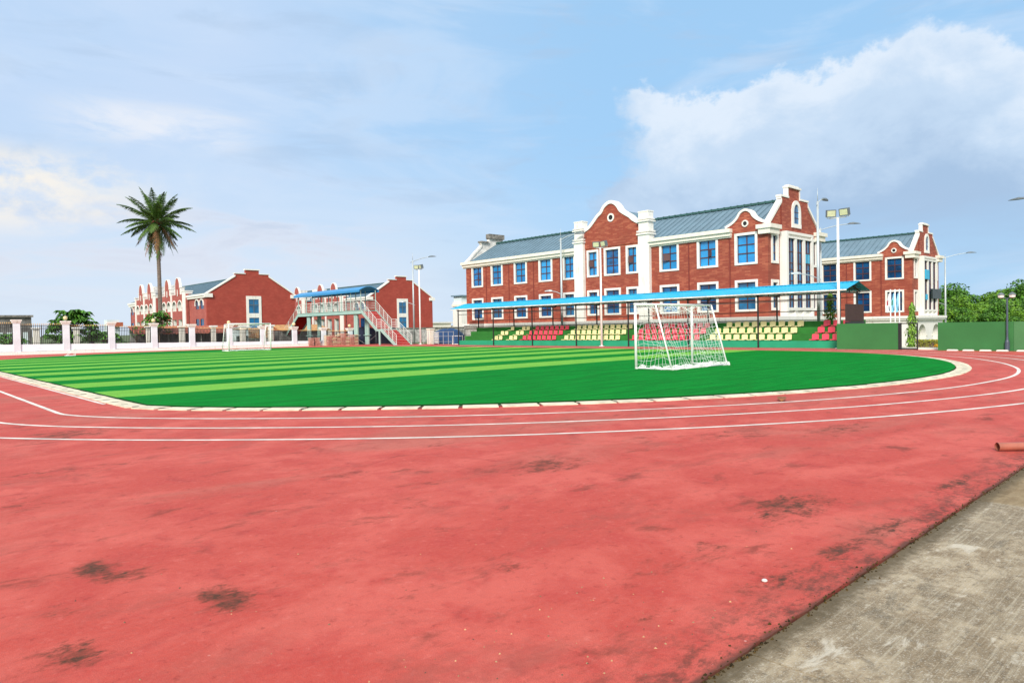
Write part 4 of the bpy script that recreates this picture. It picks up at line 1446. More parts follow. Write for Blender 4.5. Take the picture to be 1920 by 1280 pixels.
# ---------------------------------------------------------------- arcaded brick blocks across the road
def arcade_block(ox, label):
    X0, X1, Y0, Y1 = 44.5 + ox, 60.95 + ox, 126.0, 173.5
    root = thing('school_building', label, 'building', (X0, Y0, -0.06))
    XM = 52.72 + ox
    # gable wall towards the pitch
    gp = [(X0, 0.0), (X1, 0.0), (X1, 8.5), (55.85 + ox, 11.75), (55.85 + ox, 12.28), (54.0 + ox, 12.28), (54.0 + ox, 13.0), (51.5 + ox, 13.0), (51.5 + ox, 12.30), (49.62 + ox, 12.30), (49.62 + ox, 11.75), (X0, 8.5)]
    mb = MB()
    mb.prism(gp, 'y', Y0, Y0 + 0.5)
    gw = mb.build('gable_wall', brick2, root)
    mb = MB()
    mb.prism([(X0 - 0.15, 8.42), (49.62 + ox, 11.78), (49.62 + ox, 12.05), (X0 - 0.15, 8.69)], 'y', Y0 - 0.15, Y0 + 0.65)
    mb.prism([(X1 + 0.15, 8.42), (X1 + 0.15, 8.69), (55.85 + ox, 12.05), (55.85 + ox, 11.78)], 'y', Y0 - 0.15, Y0 + 0.65)
    mb.box(49.45 + ox, 51.498 + ox, Y0 - 0.15, Y0 + 0.65, 12.282, 12.42)
    mb.box(54.002 + ox, 56.0 + ox, Y0 - 0.15, Y0 + 0.65, 12.282, 12.42)
    mb.box(51.35 + ox, 54.15 + ox, Y0 - 0.18, Y0 + 0.68, 13.002, 13.20)
    mb.build('coping', white, gw)
    # corner cornice blocks
    mb = MB()
    mb.box(X0 - 0.5, X0 + 0.95, Y0 - 0.30, Y0 - 0.001, 7.95, 8.62)
    mb.box(X1 - 0.9, X1 + 0.5, Y0 - 0.30, Y0 - 0.001, 7.95, 8.62)
    mb.box(X0 - 0.5, X0 - 0.001, Y0, 135.3, 8.25, 8.62)
    mb.box(X0 - 0.34, X0 - 0.001, Y0, 135.3, 7.90, 8.25)
    mb.box(X0 - 0.5, X0 - 0.001, 167.5, Y1 + 0.4, 8.25, 8.62)
    mb.box(X0 - 0.34, X0 - 0.001, 167.5, Y1 + 0.3, 7.80, 8.25)
    mb.build('cornice', white, root)
    # stair window strip in the gable
    u0, u1 = 51.48 + ox, 54.28 + ox
    mb = MB()
    mb.box(u0, u0 + 0.46, Y0 - 0.12, Y0 - 0.001, 0.8, 8.28)
    mb.box(u1 - 0.46, u1, Y0 - 0.12, Y0 - 0.001, 0.8, 8.28)
    mb.box(u0 + 0.46, u1 - 0.46, Y0 - 0.12, Y0 - 0.001, 7.68, 8.28)
    mb.box(u0 + 0.46, u1 - 0.46, Y0 - 0.12, Y0 - 0.001, 4.30, 5.12)
    w = mb.build('window', white, root)
    for za, zb in ((5.12, 7.68), (1.6, 4.30)):
        mb = MB()
        mb.quad((u0 + 0.46, Y0 - 0.03, za), (u1 - 0.46, Y0 - 0.03, za), (u1 - 0.46, Y0 - 0.03, zb), (u0 + 0.46, Y0 - 0.03, zb))
        mb.build('glass', glass_g, w)
        mb = MB()
        um = (u0 + u1) / 2
        mb.box(um - 0.05, um + 0.05, Y0 - 0.08, Y0 - 0.031, za, zb)
        mb.box(u0 + 0.46, u1 - 0.46, Y0 - 0.083, Y0 - 0.032, (za + zb) / 2 + 0.2, (za + zb) / 2 + 0.3)
        mb.build('mullion', lamp_grey, w)
    # long west wall: bays with arched openings
    CW = X0
    edges = [Y0 + 0.5]
    ac = [(128.45, 0.85), (130.75, 0.85)]
    mb = MB()
    def plain(ya, yb, za, zb):
        mb.quad((CW, yb, za), (CW, ya, za), (CW, ya, zb), (CW, yb, zb))
    def archrow(lst, ya, yb, zb, zs, top, bot):
        cuts = [ya] + [(a[0] + b[0]) / 2 for a, b in zip(lst, lst[1:])] + [yb]
        for (uc, hw), a, b in zip(lst, cuts, cuts[1:]):
            wall_arch(mb, 'X', CW, a, b, bot, top, uc, hw, zb, zs, None, 0.10)
    def zone_plain(ya, yb, lst):
        archrow(lst, ya, yb, 5.95, 6.75, 8.62, 4.6)
        holes = [(uc - hw, uc + hw, 1.9, 4.2) for uc, hw in lst]
        wall_holes(mb, 'X', CW, ya, yb, 0.0, 4.6, holes)
    zone_plain(Y0 + 0.5, 135.0, ac)
    ac2 = [(169.05, 0.85), (172.0, 0.85)]
    zone_plain(167.8, Y1, ac2)
    mb.quad((X1, Y0, 0), (X1, Y1, 0), (X1, Y1, 8.5), (X1, Y0, 8.5))
    mb.prism([(X0, 0.0), (X1, 0.0), (X1, 8.5), (XM, 12.0), (X0, 8.5)], 'y', Y1 - 0.4, Y1)
    mb.build('brick_wall', brick3, root)
    for uc, hw in ac + ac2:
        mb = MB()
        arch_trim(mb, 'X', CW, uc, hw, 6.55, 6.75, 0.22, 0.001, 0.14, None, False)
        w = mb.build('arched_window', white, root)
        mb = MB()
        mb.quad((CW + 0.09, uc + hw, 5.9), (CW + 0.09, uc - hw, 5.9), (CW + 0.09, uc - hw, 7.6), (CW + 0.09, uc + hw, 7.6))
        mb.build('glass', glass_dk, w)
        mb = MB()
        mb.quad((CW + 0.09, uc + hw, 1.9), (CW + 0.09, uc - hw, 1.9), (CW + 0.09, uc - hw, 4.2), (CW + 0.09, uc + hw, 4.2))
        mb.build('glass', glass_dk, root)
    # the two arcaded, finned zones stand slightly forward
    FW = X0 - 0.45
    def arcade_zone(ya, yb, arches, fins, piers):
        mb = MB()
        cuts = [ya] + [(a + b) / 2 for a, b in zip(arches, arches[1:])] + [yb]
        for uc, a, b in zip(arches, cuts, cuts[1:]):
            wall_arch(mb, 'X', FW, a, b, 4.35, 9.0, uc, 1.05, 5.9, 6.75, 1.0, 0.0)
            wall_holes(mb, 'X', FW, a, b, 0.0, 4.35, [(uc - 1.0, uc + 1.0, 0.4, 4.28)])
        mb.quad((FW, ya, 9.0), (FW, yb, 9.0), (X0 + 0.6, yb, 9.0), (X0 + 0.6, ya, 9.0))
        mb.quad((FW, ya, 0), (X0, ya, 0), (X0, ya, 9.0), (FW, ya, 9.0))
        mb.quad((FW, yb, 0), (FW, yb, 9.0), (X0, yb, 9.0), (X0, yb, 0))
        mb.build('arcade_front', brick3, root)
        for uc in arches:
            mb = MB()
            arch_trim(mb, 'X', FW, uc, 1.05, 6.5, 6.75, 0.20, 0.001, 0.10, 1.0, False)
            a_ = mb.build('arch', white, root)
            mb = MB()
            mb.box(FW + 0.75, FW + 0.80, uc - 1.05, uc + 1.05, 5.9, 7.85)
            mb.box(FW + 0.75, FW + 0.80, uc - 1.0, uc + 1.0, 0.4, 4.28)
            for za, zb in ((5.9, 7.8), (0.4, 4.28)):
                mb.box(FW + 0.02, FW + 0.75, uc - 1.2, uc - 1.06, za, zb)
                mb.box(FW + 0.02, FW + 0.75, uc + 1.06, uc + 1.2, za, zb)
            mb.box(FW + 0.02, FW + 0.75, uc - 1.06, uc + 1.06, 5.82, 5.9)
            mb.box(FW + 0.02, FW + 0.75, uc - 1.06, uc + 1.06, 4.28, 4.34)
            mb.build('recess', white, a_)
            mb = MB()
            mb.box(FW + 0.68, FW + 0.74, uc - 0.2, uc + 0.95, 6.0, 7.5)
            mb.box(FW + 0.68, FW + 0.74, uc - 0.2, uc + 0.95, 1.4, 4.0)
            mb.build('glass', glass_p, a_)
        for p, w in piers:
            mb = MB()
            mb.box(FW - 0.16, X0 + 0.8, p - w / 2, p + w / 2, 0.0, 9.45)
            mb.box(FW - 0.26, X0 + 0.9, p - w / 2 - 0.1, p + w / 2 + 0.1, 9.45, 9.62)
            mb.build('pier', white, root)
        for fy in fins:
            hw = 1.18
            pts = [(fy - hw, 9.0), (fy + hw, 9.0)] + arch_pts(fy, hw, 10.4, 12, 1.75)
            mb = MB()
            mb.prism(pts, 'x', FW - 0.05, FW + 0.20)
            f_ = mb.build('brick_fin', brick3, root)
            ol = arch_pts(fy, hw, 10.4, 12, 1.75)
            of = offset_line(ol, -0.14)
            mb = MB()
            mb.prism(ol + of[::-1], 'x', FW - 0.10, FW + 0.34)
            mb.build('fin_coping', white, f_)
            for s in (-1, 1):
                mb = MB()
                mb.box(FW - 0.02, FW + 0.7, fy + s * (hw + 0.30) - 0.24, fy + s * (hw + 0.30) + 0.24, 9.0, 10.25)
                mb.box(FW - 0.12, FW + 0.8, fy + s * (hw + 0.30) - 0.32, fy + s * (hw + 0.30) + 0.32, 10.25, 10.38)
                mb.build('fin_flank', white, f_)
            mb = MB()
            mb.box(FW - 0.09, FW - 0.052, fy - 0.18, fy + 0.18, 8.75, 9.95)
            mb.build('fin_slot', white, f_)
    arcade_zone(135.2, 149.9, [138.73, 141.88, 145.14, 148.05], [139.8, 145.96], [(136.2, 1.5), (143.4, 0.55), (149.5, 0.6)])
    arcade_zone(153.2, 168.0, [156.66, 159.77, 162.97, 165.91], [157.5, 163.5], [(154.1, 1.6), (161.2, 0.65), (167.3, 0.7)])
    mb = MB()
    mb.quad((X0, 153.2, 0), (X0, 149.9, 0), (X0, 149.9, 8.5), (X0, 153.2, 8.5))
    mb.build('recessed_wall', brick2, root)
    # roof
    mb = MB()
    for xe in (X0 - 0.2, X1 + 0.2):
        mb.quad((xe, Y0 + 0.5, 8.6), (XM, Y0 + 0.5, 12.0), (XM, Y1 - 0.4, 12.0), (xe, Y1 - 0.4, 8.6))
        y = Y0 + 1.0
        while y < Y1 - 0.5:
            mb.bar((xe, y, 8.64), (XM, y, 12.04), 0.06, 0.08)
            y += 0.75
    rf = mb.build('roof', roofm, root)
    mb = MB()
    mb.box(XM - 0.25, XM + 0.25, Y0 + 0.5, Y1 - 0.4, 11.98, 12.14)
    mb.build('ridge_cap', ridge_m, rf)
    # roof plant
    mb = MB()
    mb.box(X0 + 1.2, X0 + 3.4, 150.0, 153.0, 8.9, 11.5)
    mb.box(X0 + 1.0, X0 + 3.2, 159.4, 161.6, 8.9, 11.7)
    mb.build('roof_tank', weath, rf)
    return root
arcade_block(0.0, 'left brick block with arcade and rounded fins beside the palm')
arcade_block(32.7, 'right brick block with stepped gable behind the footbridge stairs')

# ---------------------------------------------------------------- pillar fence
def fy(x):
    return 74.1 - 0.144 * (x - 9.94)
PX_ = [6.45, 9.94, 13.56, 17.11, 20.66, 24.0, 27.5, 30.8, 34.1, 37.3, 40.35]
def ph(x):
    return 3.10 - (x - 9.94) * 0.040
t_ = thing('low_wall', 'white low boundary wall with kerb below the pillar fence', 'wall', (25, 72, 0))
def strip(mb, x0, x1, d0, d1, z0a, z1a, z0b=None, z1b=None):
    z0b = z0a if z0b is None else z0b
    z1b = z1a if z1b is None else z1b
    vs = []
    for x, za, zb in ((x0, z0a, z1a), (x1, z0b, z1b)):
        for dd in (d0, d1):
            vs += [(x, fy(x) + dd, za), (x, fy(x) + dd, zb)]
    mb.add(vs, [(0, 1, 3, 2), (4, 6, 7, 5), (0, 4, 5, 1), (2, 3, 7, 6), (1, 5, 7, 3), (0, 2, 6, 4)])
fence_w = mat('fence_white', (0.74, 0.82, 0.88), 0.7, 0.08, 1.2)
mb = MB()
strip(mb, -8, 40.9, -0.0, 0.5, -0.06, 0.28, -0.06, 0.26)
mb.build('kerb_course', white, t_)
def wt_(x):
    return 0.92 - (x - 9.94) * 0.014
mb = MB()
strip(mb, -8, 40.9, 0.14, 0.44, 0.281, wt_(-8), 0.262, wt_(40.9))
mb.build('wall_course', fence_w, t_)
mb = MB()
strip(mb, -8, 40.9, 0.11, 0.139, 0.282, 0.305, 0.262, 0.285)
mb.build('dirt_line', dirty, t_)
pnames = ['leftmost white fence pillar, partly outside the frame', 'white fence pillar in front of the grey ruin', 'white fence pillar in front of the bushy tree', 'white fence pillar left of the long rust coloured sheet', 'white fence pillar just left of the palm trunk', 'white fence pillar below the arcade, between palm and far goal', 'white fence pillar behind the left side of the far goal', 'white fence pillar behind the right side of the far goal', 'white fence pillar left of the paver stacks', 'white fence pillar behind the paver stacks', 'rightmost white fence pillar, beside the footbridge columns']
pillars = []
for x, nm in zip(PX_, pnames):
    y = fy(x) + 0.29
    h = ph(x)
    w = 0.255 - max(0, x - 20) * 0.001
    t_ = thing('fence_pillar', nm, 'pillar', (x, y, 0.0), 'white pillars of the boundary fence')
    mb = MB()
    mb.box(x - w, x + w, y - w - 0.02, y + w, 0.27, h - 0.28)
    mb.build('shaft', fence_w, t_)
    mb = MB()
    mb.box(x - w - 0.06, x + w + 0.06, y - w - 0.08, y + w + 0.06, h - 0.28, h - 0.14)
    mb.box(x - w - 0.12, x + w + 0.12, y - w - 0.13, y + w + 0.12, h - 0.13, h)
    mb.build('cap', white, t_)
for i, nm in ((2, 'round yellow globe lamp on the pillar in front of the bushy tree'), (4, 'round yellow globe lamp on the pillar beside the palm'), (6, 'round yellow globe lamp on the pillar behind the far goal'), (8, 'round yellow globe lamp on the pillar below the left stairs'), (10, 'round yellow globe lamp on the pillar beside the footbridge columns')):
    x = PX_[i]
    y = fy(x) + 0.29
    h = ph(x)
    t_ = thing('globe_lamp', nm, 'lamp', (x, y, h), 'globe lamps on the fence pillars')
    mb = MB()
    mb.lathe((x, y, h), [(0.12, 0.0), (0.12, 0.05), (0.07, 0.07), (0.07, 0.12)], 10)
    mb.build('base', dirty, t_)
    mb = MB()
    mb.lathe((x, y, h + 0.28), [(0.175 * math.cos(R(a)), 0.175 * math.sin(R(a))) for a in range(-80, 91, 17)], 14)
    mb.build('globe', globe_m, t_, True)
gnames = ['far left, at the frame edge', 'between the ruin pillar and the tree pillar', 'right of the bushy tree lamp', 'in front of the long rust coloured sheet', 'right of the palm trunk', 'left of the far goal, before the timber stall', 'seen through the far goal net', 'just right of the far goal', 'left of the paver stacks, under the stairs', 'behind the big paver stack, under the footbridge']
for i in range(len(PX_) - 1):
    xa, xb = PX_[i] + 0.29, PX_[i + 1] - 0.29
    h0 = wt_((xa + xb) / 2)
    ht = ph((xa + xb) / 2) - 0.42
    t_ = thing('iron_railing', 'black iron railing with gilt tips, ' + gnames[i], 'railing', ((xa + xb) / 2, fy((xa + xb) / 2) + 0.29, h0), 'iron railings between the white pillars')
    mb = MB()
    tips = MB()
    k = 22
    for j in range(k + 1):
        x = xa + (xb - xa) * j / k
        y = fy(x) + 0.29
        r = 0.018 if j not in (0, 11, 22) else 0.035
        mb.box(x - r, x + r, y - r, y + r, h0, ht)
        tips.lathe((x, y, ht), [(0.012, 0.0), (0.035, 0.05), (0.03, 0.09), (0.003, 0.17)], 5)
    for z in (h0 + 0.12, ht - 0.32, ht - 0.06):
        mb.bar((xa, fy(xa) + 0.29, z), (xb, fy(xb) + 0.29, z), 0.035, 0.035)
    mb.build('bars', iron, t_)
    tips.build('spear_tips', gold, t_)
# second row of cream pillars across the lane behind
bn = 0
for x, nm in ((12.4, 'cream pillar of the far fence, beside the grey ruin'), (15.76, 'cream pillar of the far fence, in front of the bushy tree'), (22.5, 'cream pillar of the far fence, left of the palm trunk'), (25.85, 'cream pillar of the far fence, right of the palm trunk'), (29.25, 'cream pillar of the far fence, left of the far goal'), (32.6, 'cream pillar of the far fence, seen through the far goal'), (36.0, 'cream pillar of the far fence, right of the far goal')):
    y = 81.0
    t_ = thing('fence_pillar', nm, 'pillar', (x, y, -0.06), 'cream pillars of the far fence')
    mb = MB()
    mb.box(x - 0.24, x + 0.24, y - 0.24, y + 0.24, -0.06, 2.3)
    mb.build('shaft', cream, t_)
    mb = MB()
    mb.box(x - 0.36, x + 0.36, y - 0.36, y + 0.36, 2.3, 2.47)
    mb.build('cap', weath, t_)
mb = MB()
mb.prism([(2, 77.0), (46, 72.5), (46, 81.0), (2, 84.5)], 'z', -0.055, -0.03)
structure(mb.build('lane', road_m))

# ---------------------------------------------------------------- things behind the fence
def gable_shed(name, label, cat, x0, x1, y0, y1, h, ov, wallm, roofmt, open_front=True):
    t = thing(name, label, cat, ((x0 + x1) / 2, (y0 + y1) / 2, -0.06))
    mb = MB()
    k = int((x1 - x0) / 0.22)
    vs = []
    for i in range(k + 1):
        x = x0 + (x1 - x0) * i / k
        dz = 0.05 if i % 2 else 0.0
        sag = rnd.uniform(-0.04, 0.04)
        vs += [(x, y0 - ov, h - 0.95 + dz + sag), (x, y1, h + dz)]
    fs = [(2 * i, 2 * i + 2, 2 * i + 3, 2 * i + 1) for i in range(k)]
    mb.add(vs, fs)
    mb.build('roof', roofmt, t)
    mb = MB()
    mb.box(x0 + 0.2, x1 - 0.2, y1 - 0.1, y1, -0.06, h - 0.02)
    mb.box(x0 + 0.2, x0 + 0.3, y0, y1, -0.06, h - 0.85)
    mb.box(x1 - 0.3, x1 - 0.2, y0, y1, -0.06, h - 0.85)
    mb.build('wall', wallm, t)
    for x in (x0 + 0.4, (x0 * 2 + x1) / 3, (x0 + 2 * x1) / 3, x1 - 0.4):
        mb = MB()
        mb.box(x - 0.06, x + 0.06, y0 - 0.06, y0 + 0.06, -0.06, h - 0.9)
        mb.build('post', dirty, t)
    return t
gable_shed('shed', 'long low shed with rust coloured corrugated roof behind the palm', 'shed', 22.6, 33.6, 87.0, 89.6, 2.55, 0.5, conc_grey, rust)
t_ = thing('timber_stall', 'stall stacked with orange planks under a thin roof left of the far goal', 'stall', (36.8, 87.5, -0.06))
mb = MB()
for i in range(9):
    z = 0.85 + 0.15 * i
    mb.box(34.9 + rnd.uniform(0, .3), 38.6 + rnd.uniform(-.3, .2), 87.0, 87.9, z, z + 0.12)
mb.build('planks', plank, t_)
mb = MB()
mb.box(34.7, 38.9, 87.1, 88.2, -0.06, 0.85)
mb.build('counter', dirty, t_)
t_ = thing('kiosk', 'small white and blue kiosk between palm and far goal', 'kiosk', (34.2, 85.6, -0.06))
mb = MB()
mb.box(33.4, 35.0, 85.2, 86.4, -0.06, 2.15)
mb.build('wall', pale_wall, t_)
mb = MB()
mb.box(33.2, 35.2, 84.9, 86.6, 2.15, 2.28)
mb.build('roof', steel, t_)
mb = MB()
mb.box(33.5, 34.9, 85.15, 85.197, -0.06, 1.2)
mb.build('shutter', screen_m, t_)
t_ = thing('shed', 'dark brown shed with pale base behind the right side of the far goal', 'shed', (43, 87, -0.06))
mb = MB()
mb.box(40.0, 46.5, 86.5, 89.0, -0.06, 1.75)
mb.build('wall', conc_grey, t_)
mb = MB()
mb.prism([(86.1, 1.70), (89.3, 2.45), (89.3, 2.55), (86.1, 1.80)], 'x', 39.7, 46.8)
mb.build('roof', plank, t_)
t_ = thing('ruin', 'grey unfinished block building with dark openings at far left', 'building', (12.5, 118, -0.06))
mb = MB()
mb.box(4.0, 17.0, 114.3, 124.0, -0.06, 4.25)
mb.build('wall', conc_grey, t_)
mb = MB()
mb.box(3.9, 17.2, 114.0, 124.1, 4.25, 4.52)
mb.build('parapet', dirty, t_)
for x in (11.2, 14.6, 8.0):
    mb = MB()
    mb.box(x, x + 0.9, 114.25, 114.297, 2.9, 3.7)
    mb.build('opening', dark_hole, t_)
mb = MB()
for i in range(8):
    mb.box(9.5 + i * 0.9, 10.0 + i * 0.9, 112.6, 112.7, 0.3, 2.2)
mb.build('pale_panel', pale_wall, t_)
t_ = thing('far_building', 'tiny distant building with red and blue top left of the palm', 'building', (60, 270, 0))
mb = MB()
mb.box(63.6, 67.5, 278, 282, 0, 7.0)
mb.build('wall', pale_wall, t_)
mb = MB()
mb.box(65.0, 68.4, 276.5, 280, 4.6, 6.1)
mb.build('roof', rust, t_)
t_ = thing('tower_block', 'white tiled block with flat green roof left of the main hall', 'building', (112, 140, 0))
mb = MB()
mb.box(107.3, 122, 132.6, 136, -0.06, 8.2)
mb.build('wall', white, t_)
mb = MB()
mb.box(107.5, 122, 132.8, 135.8, 8.2, 9.5)
mb.build('upper_wall', pale_wall, t_)
mb = MB()
mb.box(107.0, 122.3, 132.3, 136.3, 9.5, 9.8)
mb.build('roof', roofm, t_)
mb = MB()
mb.box(107.1, 122.2, 132.4, 136.2, 7.05, 7.6)
mb.build('band', cream, t_)
for z in (1.3, 3.6, 5.7):
    mb = MB()
    mb.box(109.6, 110.5, 132.55, 132.597, z, z + 1.2)
    mb.build('window', glass_dk, t_)
t_ = thing('far_building', 'low pale distant houses above the blue tank', 'building', (140, 185, 0))
mb = MB()
mb.box(128, 138, 176, 184, -0.06, 3.4)
mb.box(139, 146, 172, 180, -0.06, 2.6)
mb.build('wall', cream, t_)
mb = MB()
mb.box(127.5, 138.5, 175.5, 184.5, 3.4, 3.8)
mb.build('roof', weath, t_)

# blue tarpaulin dome and the wire fence round it
t_ = thing('tarpaulin_dome', 'dark blue tarpaulin dome behind a white frame left of the stand', 'tarpaulin', (48.5, 60.0, -0.06))
mb = MB()
prof = [(-1.75, -0.06), (-1.75, 0.75), (-1.35, 1.25), (-0.8, 1.55), (-0.3, 1.62), (0.0, 1.58), (0.35, 1.66), (0.9, 1.52), (1.4, 1.22), (1.75, 0.85), (1.75, -0.06)]
ax_ = Vector((0.73, -0.683, 0))
dp_ = Vector((0.683, 0.73, 0))
vs = []
for dd in (0.0, 0.4, 2.6, 3.0):
    sh = 0.93 if dd in (0.0, 3.0) else 1.0
    for a, z in prof:
        p = Vector((47.4, 61.2, 0)) + ax_ * a * sh + dp_ * dd
        vs.append((p.x, p.y, z * sh if z > 0 else z))
k = len(prof)
fs = []
for j in range(3):
    fs += [(j * k + i, j * k + i + 1, (j + 1) * k + i + 1, (j + 1) * k + i) for i in range(k - 1)]
fs += [tuple(range(k)), tuple(3 * k + i for i in range(k - 1, -1, -1))]
mb.add(vs, fs)
mb.build('cover', tank_m, t_)
t_ = thing('white_frame', 'small white square frame in front of the blue dome', 'frame', (43.9, 55.0, 0))
mb = MB()
mb.tube([(43.55, 55.35, 0), (43.55, 55.35, 0.86), (44.15, 54.45, 0.86), (44.15, 54.45, 0)], 0.035, 6)
mb.tube([(43.55, 55.35, 0.04), (44.15, 54.45, 0.04)], 0.03, 6)
mb.build('bars', goal_white, t_)
t_ = thing('wire_fence', 'thin grey wire fence between stairs and blue dome', 'fence', (43.6, 58.3, 0))
mb = MB()
for i in range(7):
    y = 60.2 - i * 0.85
    mb.box(43.48, 43.52, y - 0.02, y + 0.02, -0.05, 1.35)
for z in (0.3, 0.85, 1.3):
    mb.box(43.49, 43.51, 55.1, 60.2, z - 0.012, z + 0.012)
mb.build('wires', steel, t_)
t_ = thing('wall_pier', 'short white pier with pale slatted gate left of the blue dome', 'pier', (44.6, 60.6, 0))
mb = MB()
mb.box(44.4, 44.95, 60.3, 60.85, -0.06, 1.55)
mb.box(44.34, 45.0, 60.24, 60.9, 1.55, 1.68)
mb.build('pier', cream, t_)
mb = MB()
for i in range(6):
    mb.box(44.95, 45.0, 59.5, 60.25, 0.1 + i * 0.2, 0.2 + i * 0.2)
mb.build('slats', white, t_)
t_ = thing('wall', 'long pale rubble wall behind the footbridge stairs', 'wall', (50, 75, 0))
mb = MB()
mb.box(43.6, 70.0, 74.5, 75.0, -0.06, 1.72)
mb.build('courses', conc_pale, t_)
mb = MB()
mb.box(43.4, 70.2, 74.4, 75.1, 1.72, 1.84)
mb.build('coping', dirty, t_)

# ---------------------------------------------------------------- footbridge
t_ = thing('footbridge', 'pale green steel footbridge with arched blue canopy and red stairs', 'footbridge', (41.5, 72, 0))
BX0, BX1, BYA, BYB, BZ = 40.5, 42.5, 67.75, 82.9, 3.88
mb = MB()
mb.box(BX0, BX0 + 0.14, BYA, BYB, BZ - 0.42, BZ)
mb.box(BX1 - 0.14, BX1, BYA, BYB, BZ - 0.42, BZ)
mb.box(BX0 - 0.05, BX0, BYA, BYB, BZ - 0.05, BZ)
mb.box(BX0 - 0.05, BX0, BYA, BYB, BZ - 0.42, BZ - 0.37)
mb.build('girder', bridge_m, t_)
mb = MB()
mb.box(BX0 + 0.14, BX1 - 0.14, BYA, BYB, BZ - 0.14, BZ - 0.02)
mb.build('deck', bridge_dk, t_)
for cy in (69.3, 80.6):
    for cx in (40.80, 42.2):
        mb = MB()
        for dxx in (-0.16, 0.16):
            mb.tube([(cx, cy + dxx * 1.2, -0.06), (cx, cy + dxx * 1.2, BZ - 0.42)], 0.17, 12)
        mb.box(cx - 0.26, cx + 0.26, cy - 0.42, cy + 0.42, 1.0, 1.08)
        mb.build('column', bridge_m, t_, False)
def rail_run(mb, pts, zoffs, r=0.022):
    for z in zoffs:
        mb.tube([(p[0], p[1], p[2] + z) for p in pts], r, 5)
for xx in (BX0 + 0.05, BX1 - 0.05):
    mb = MB()
    rail_run(mb, [(xx, BYA, BZ), (xx, BYB, BZ)], (0.22, 0.42, 0.62, 0.82))
    rail_run(mb, [(xx, BYA, BZ), (xx, BYB, BZ)], (1.1,), 0.035)
    n_ = 9
    for i in range(n_ + 1):
        y = BYA + (BYB - BYA) * i / n_
        mb.tube([(xx, y, BZ), (xx, y, BZ + 1.1)], 0.03, 6)
    mb.build('railing', rail_m, t_)
    for i in range(8):
        y = BYA + 0.05 + (BYB - BYA - 0.1) * i / 7
        mb = MB()
        mb.tube([(xx, y, BZ), (xx, y, 6.1)], 0.055, 8)
        mb.build('canopy_post', bridge_m, t_)
# arched canopy
mb = MB()
k = 12
arc = []
for i in range(k + 1):
    t = i / k
    arc.append((BX0 - 0.25 + (BX1 - BX0 + 0.5) * t, 6.05 + 0.42 * math.sin(math.pi * t)))
ya, yb = BYA - 0.2, BYB + 0.6
vs = [(p[0], y, p[1] + o) for y in (ya, yb) for o in (0.0, 0.05) for p in arc]
q = k + 1
fs = []
for i in range(k):
    fs += [(q + i, q + i + 1, 3 * q + i + 1, 3 * q + i), (i, 2 * q + i, 2 * q + i + 1, i + 1), (i, i + 1, q + i + 1, q + i), (2 * q + i, 3 * q + i, 3 * q + i + 1, 2 * q + i + 1)]
fs += [(0, q, 3 * q, 2 * q), (k, 2 * q + k, 3 * q + k, q + k)]
mb.add(vs, fs)
mb.box(BX0 - 0.28, BX0 - 0.22, ya, yb, 5.86, 6.09)
mb.box(BX1 + 0.22, BX1 + 0.28, ya, yb, 5.86, 6.09)
mb.build('canopy', bridge_roof, t_)
# stairs towards the pitch: upper flight, landing, lower flight
def flight(ya, za, yb, zb, nst, nm):
    st = MB()
    for i in range(nst):
        t0, t1 = i / nst, (i + 1) / nst
        y0, y1 = ya + (yb - ya) * t0, ya + (yb - ya) * t1
        z = za + (zb - za) * (i + 1) / nst + (za - zb) / nst * 0.0
        st.box(BX0 + 0.12, BX1 - 0.12, min(y0, y1), max(y0, y1), z - 0.02, z + 0.03)
        st.box(BX0 + 0.12, BX1 - 0.12, y1 - 0.02, y1 + 0.02, z - (za - zb) / nst + 0.03, z + 0.0)
    fl = st.build('stair_flight', stair_red, t_)
    nos = MB()
    for i in range(nst):
        y1 = ya + (yb - ya) * (i + 1) / nst
        z = za + (zb - za) * (i + 1) / nst
        nos.box(BX0 + 0.12, BX1 - 0.12, y1 - 0.035, y1 - 0.02, z + 0.018, z + 0.033)
    nos.build('nosing', goal_white, fl)
    for xx in (BX0 + 0.05, BX1 - 0.05):
        sb = MB()
        sb.bar((xx, ya, za - 0.12), (xx, yb, zb - 0.12), 0.07, 0.34)
        sb.build('stringer', bridge_m, fl)
        rb = MB()
        rail_run(rb, [(xx, ya, za), (xx, yb, zb)], (0.28, 0.54, 0.80), 0.015)
        rail_run(rb, [(xx, ya, za), (xx, yb, zb)], (1.05,), 0.026)
        for i in range(5):
            t = i / 4
            rb.tube([(xx, ya + (yb - ya) * t, za + (zb - za) * t - 0.1), (xx, ya + (yb - ya) * t, za + (zb - za) * t + 1.05)], 0.03, 6)
        rb.build('stair_railing', rail_m, fl)
flight(BYA, 3.86, 64.65, 1.72, 13, 'upper')
flight(63.75, 1.72, 60.9, 0.0, 11, 'lower')
flight(BYB, 3.86, 88.6, -0.06, 24, 'back')
mb = MB()
mb.box(BX0 + 0.02, BX1 - 0.02, 63.75, 64.65, 1.48, 1.70)
mb.build('landing', bridge_m, t_)
for xx in (BX0 + 0.12, BX1 - 0.12):
    mb = MB()
    mb.tube([(xx, 64.2, -0.06), (xx, 64.2, 1.5)], 0.12, 10)
    mb.build('column', bridge_m, t_)
    mb = MB()
    rail_run(mb, [(xx - 0.07 if xx < 41 else xx + 0.07, 63.75, 1.70), (xx - 0.07 if xx < 41 else xx + 0.07, 64.65, 1.70)], (0.2, 0.4, 0.6, 0.8, 1.05))
    mb.build('railing', goal_white, t_)
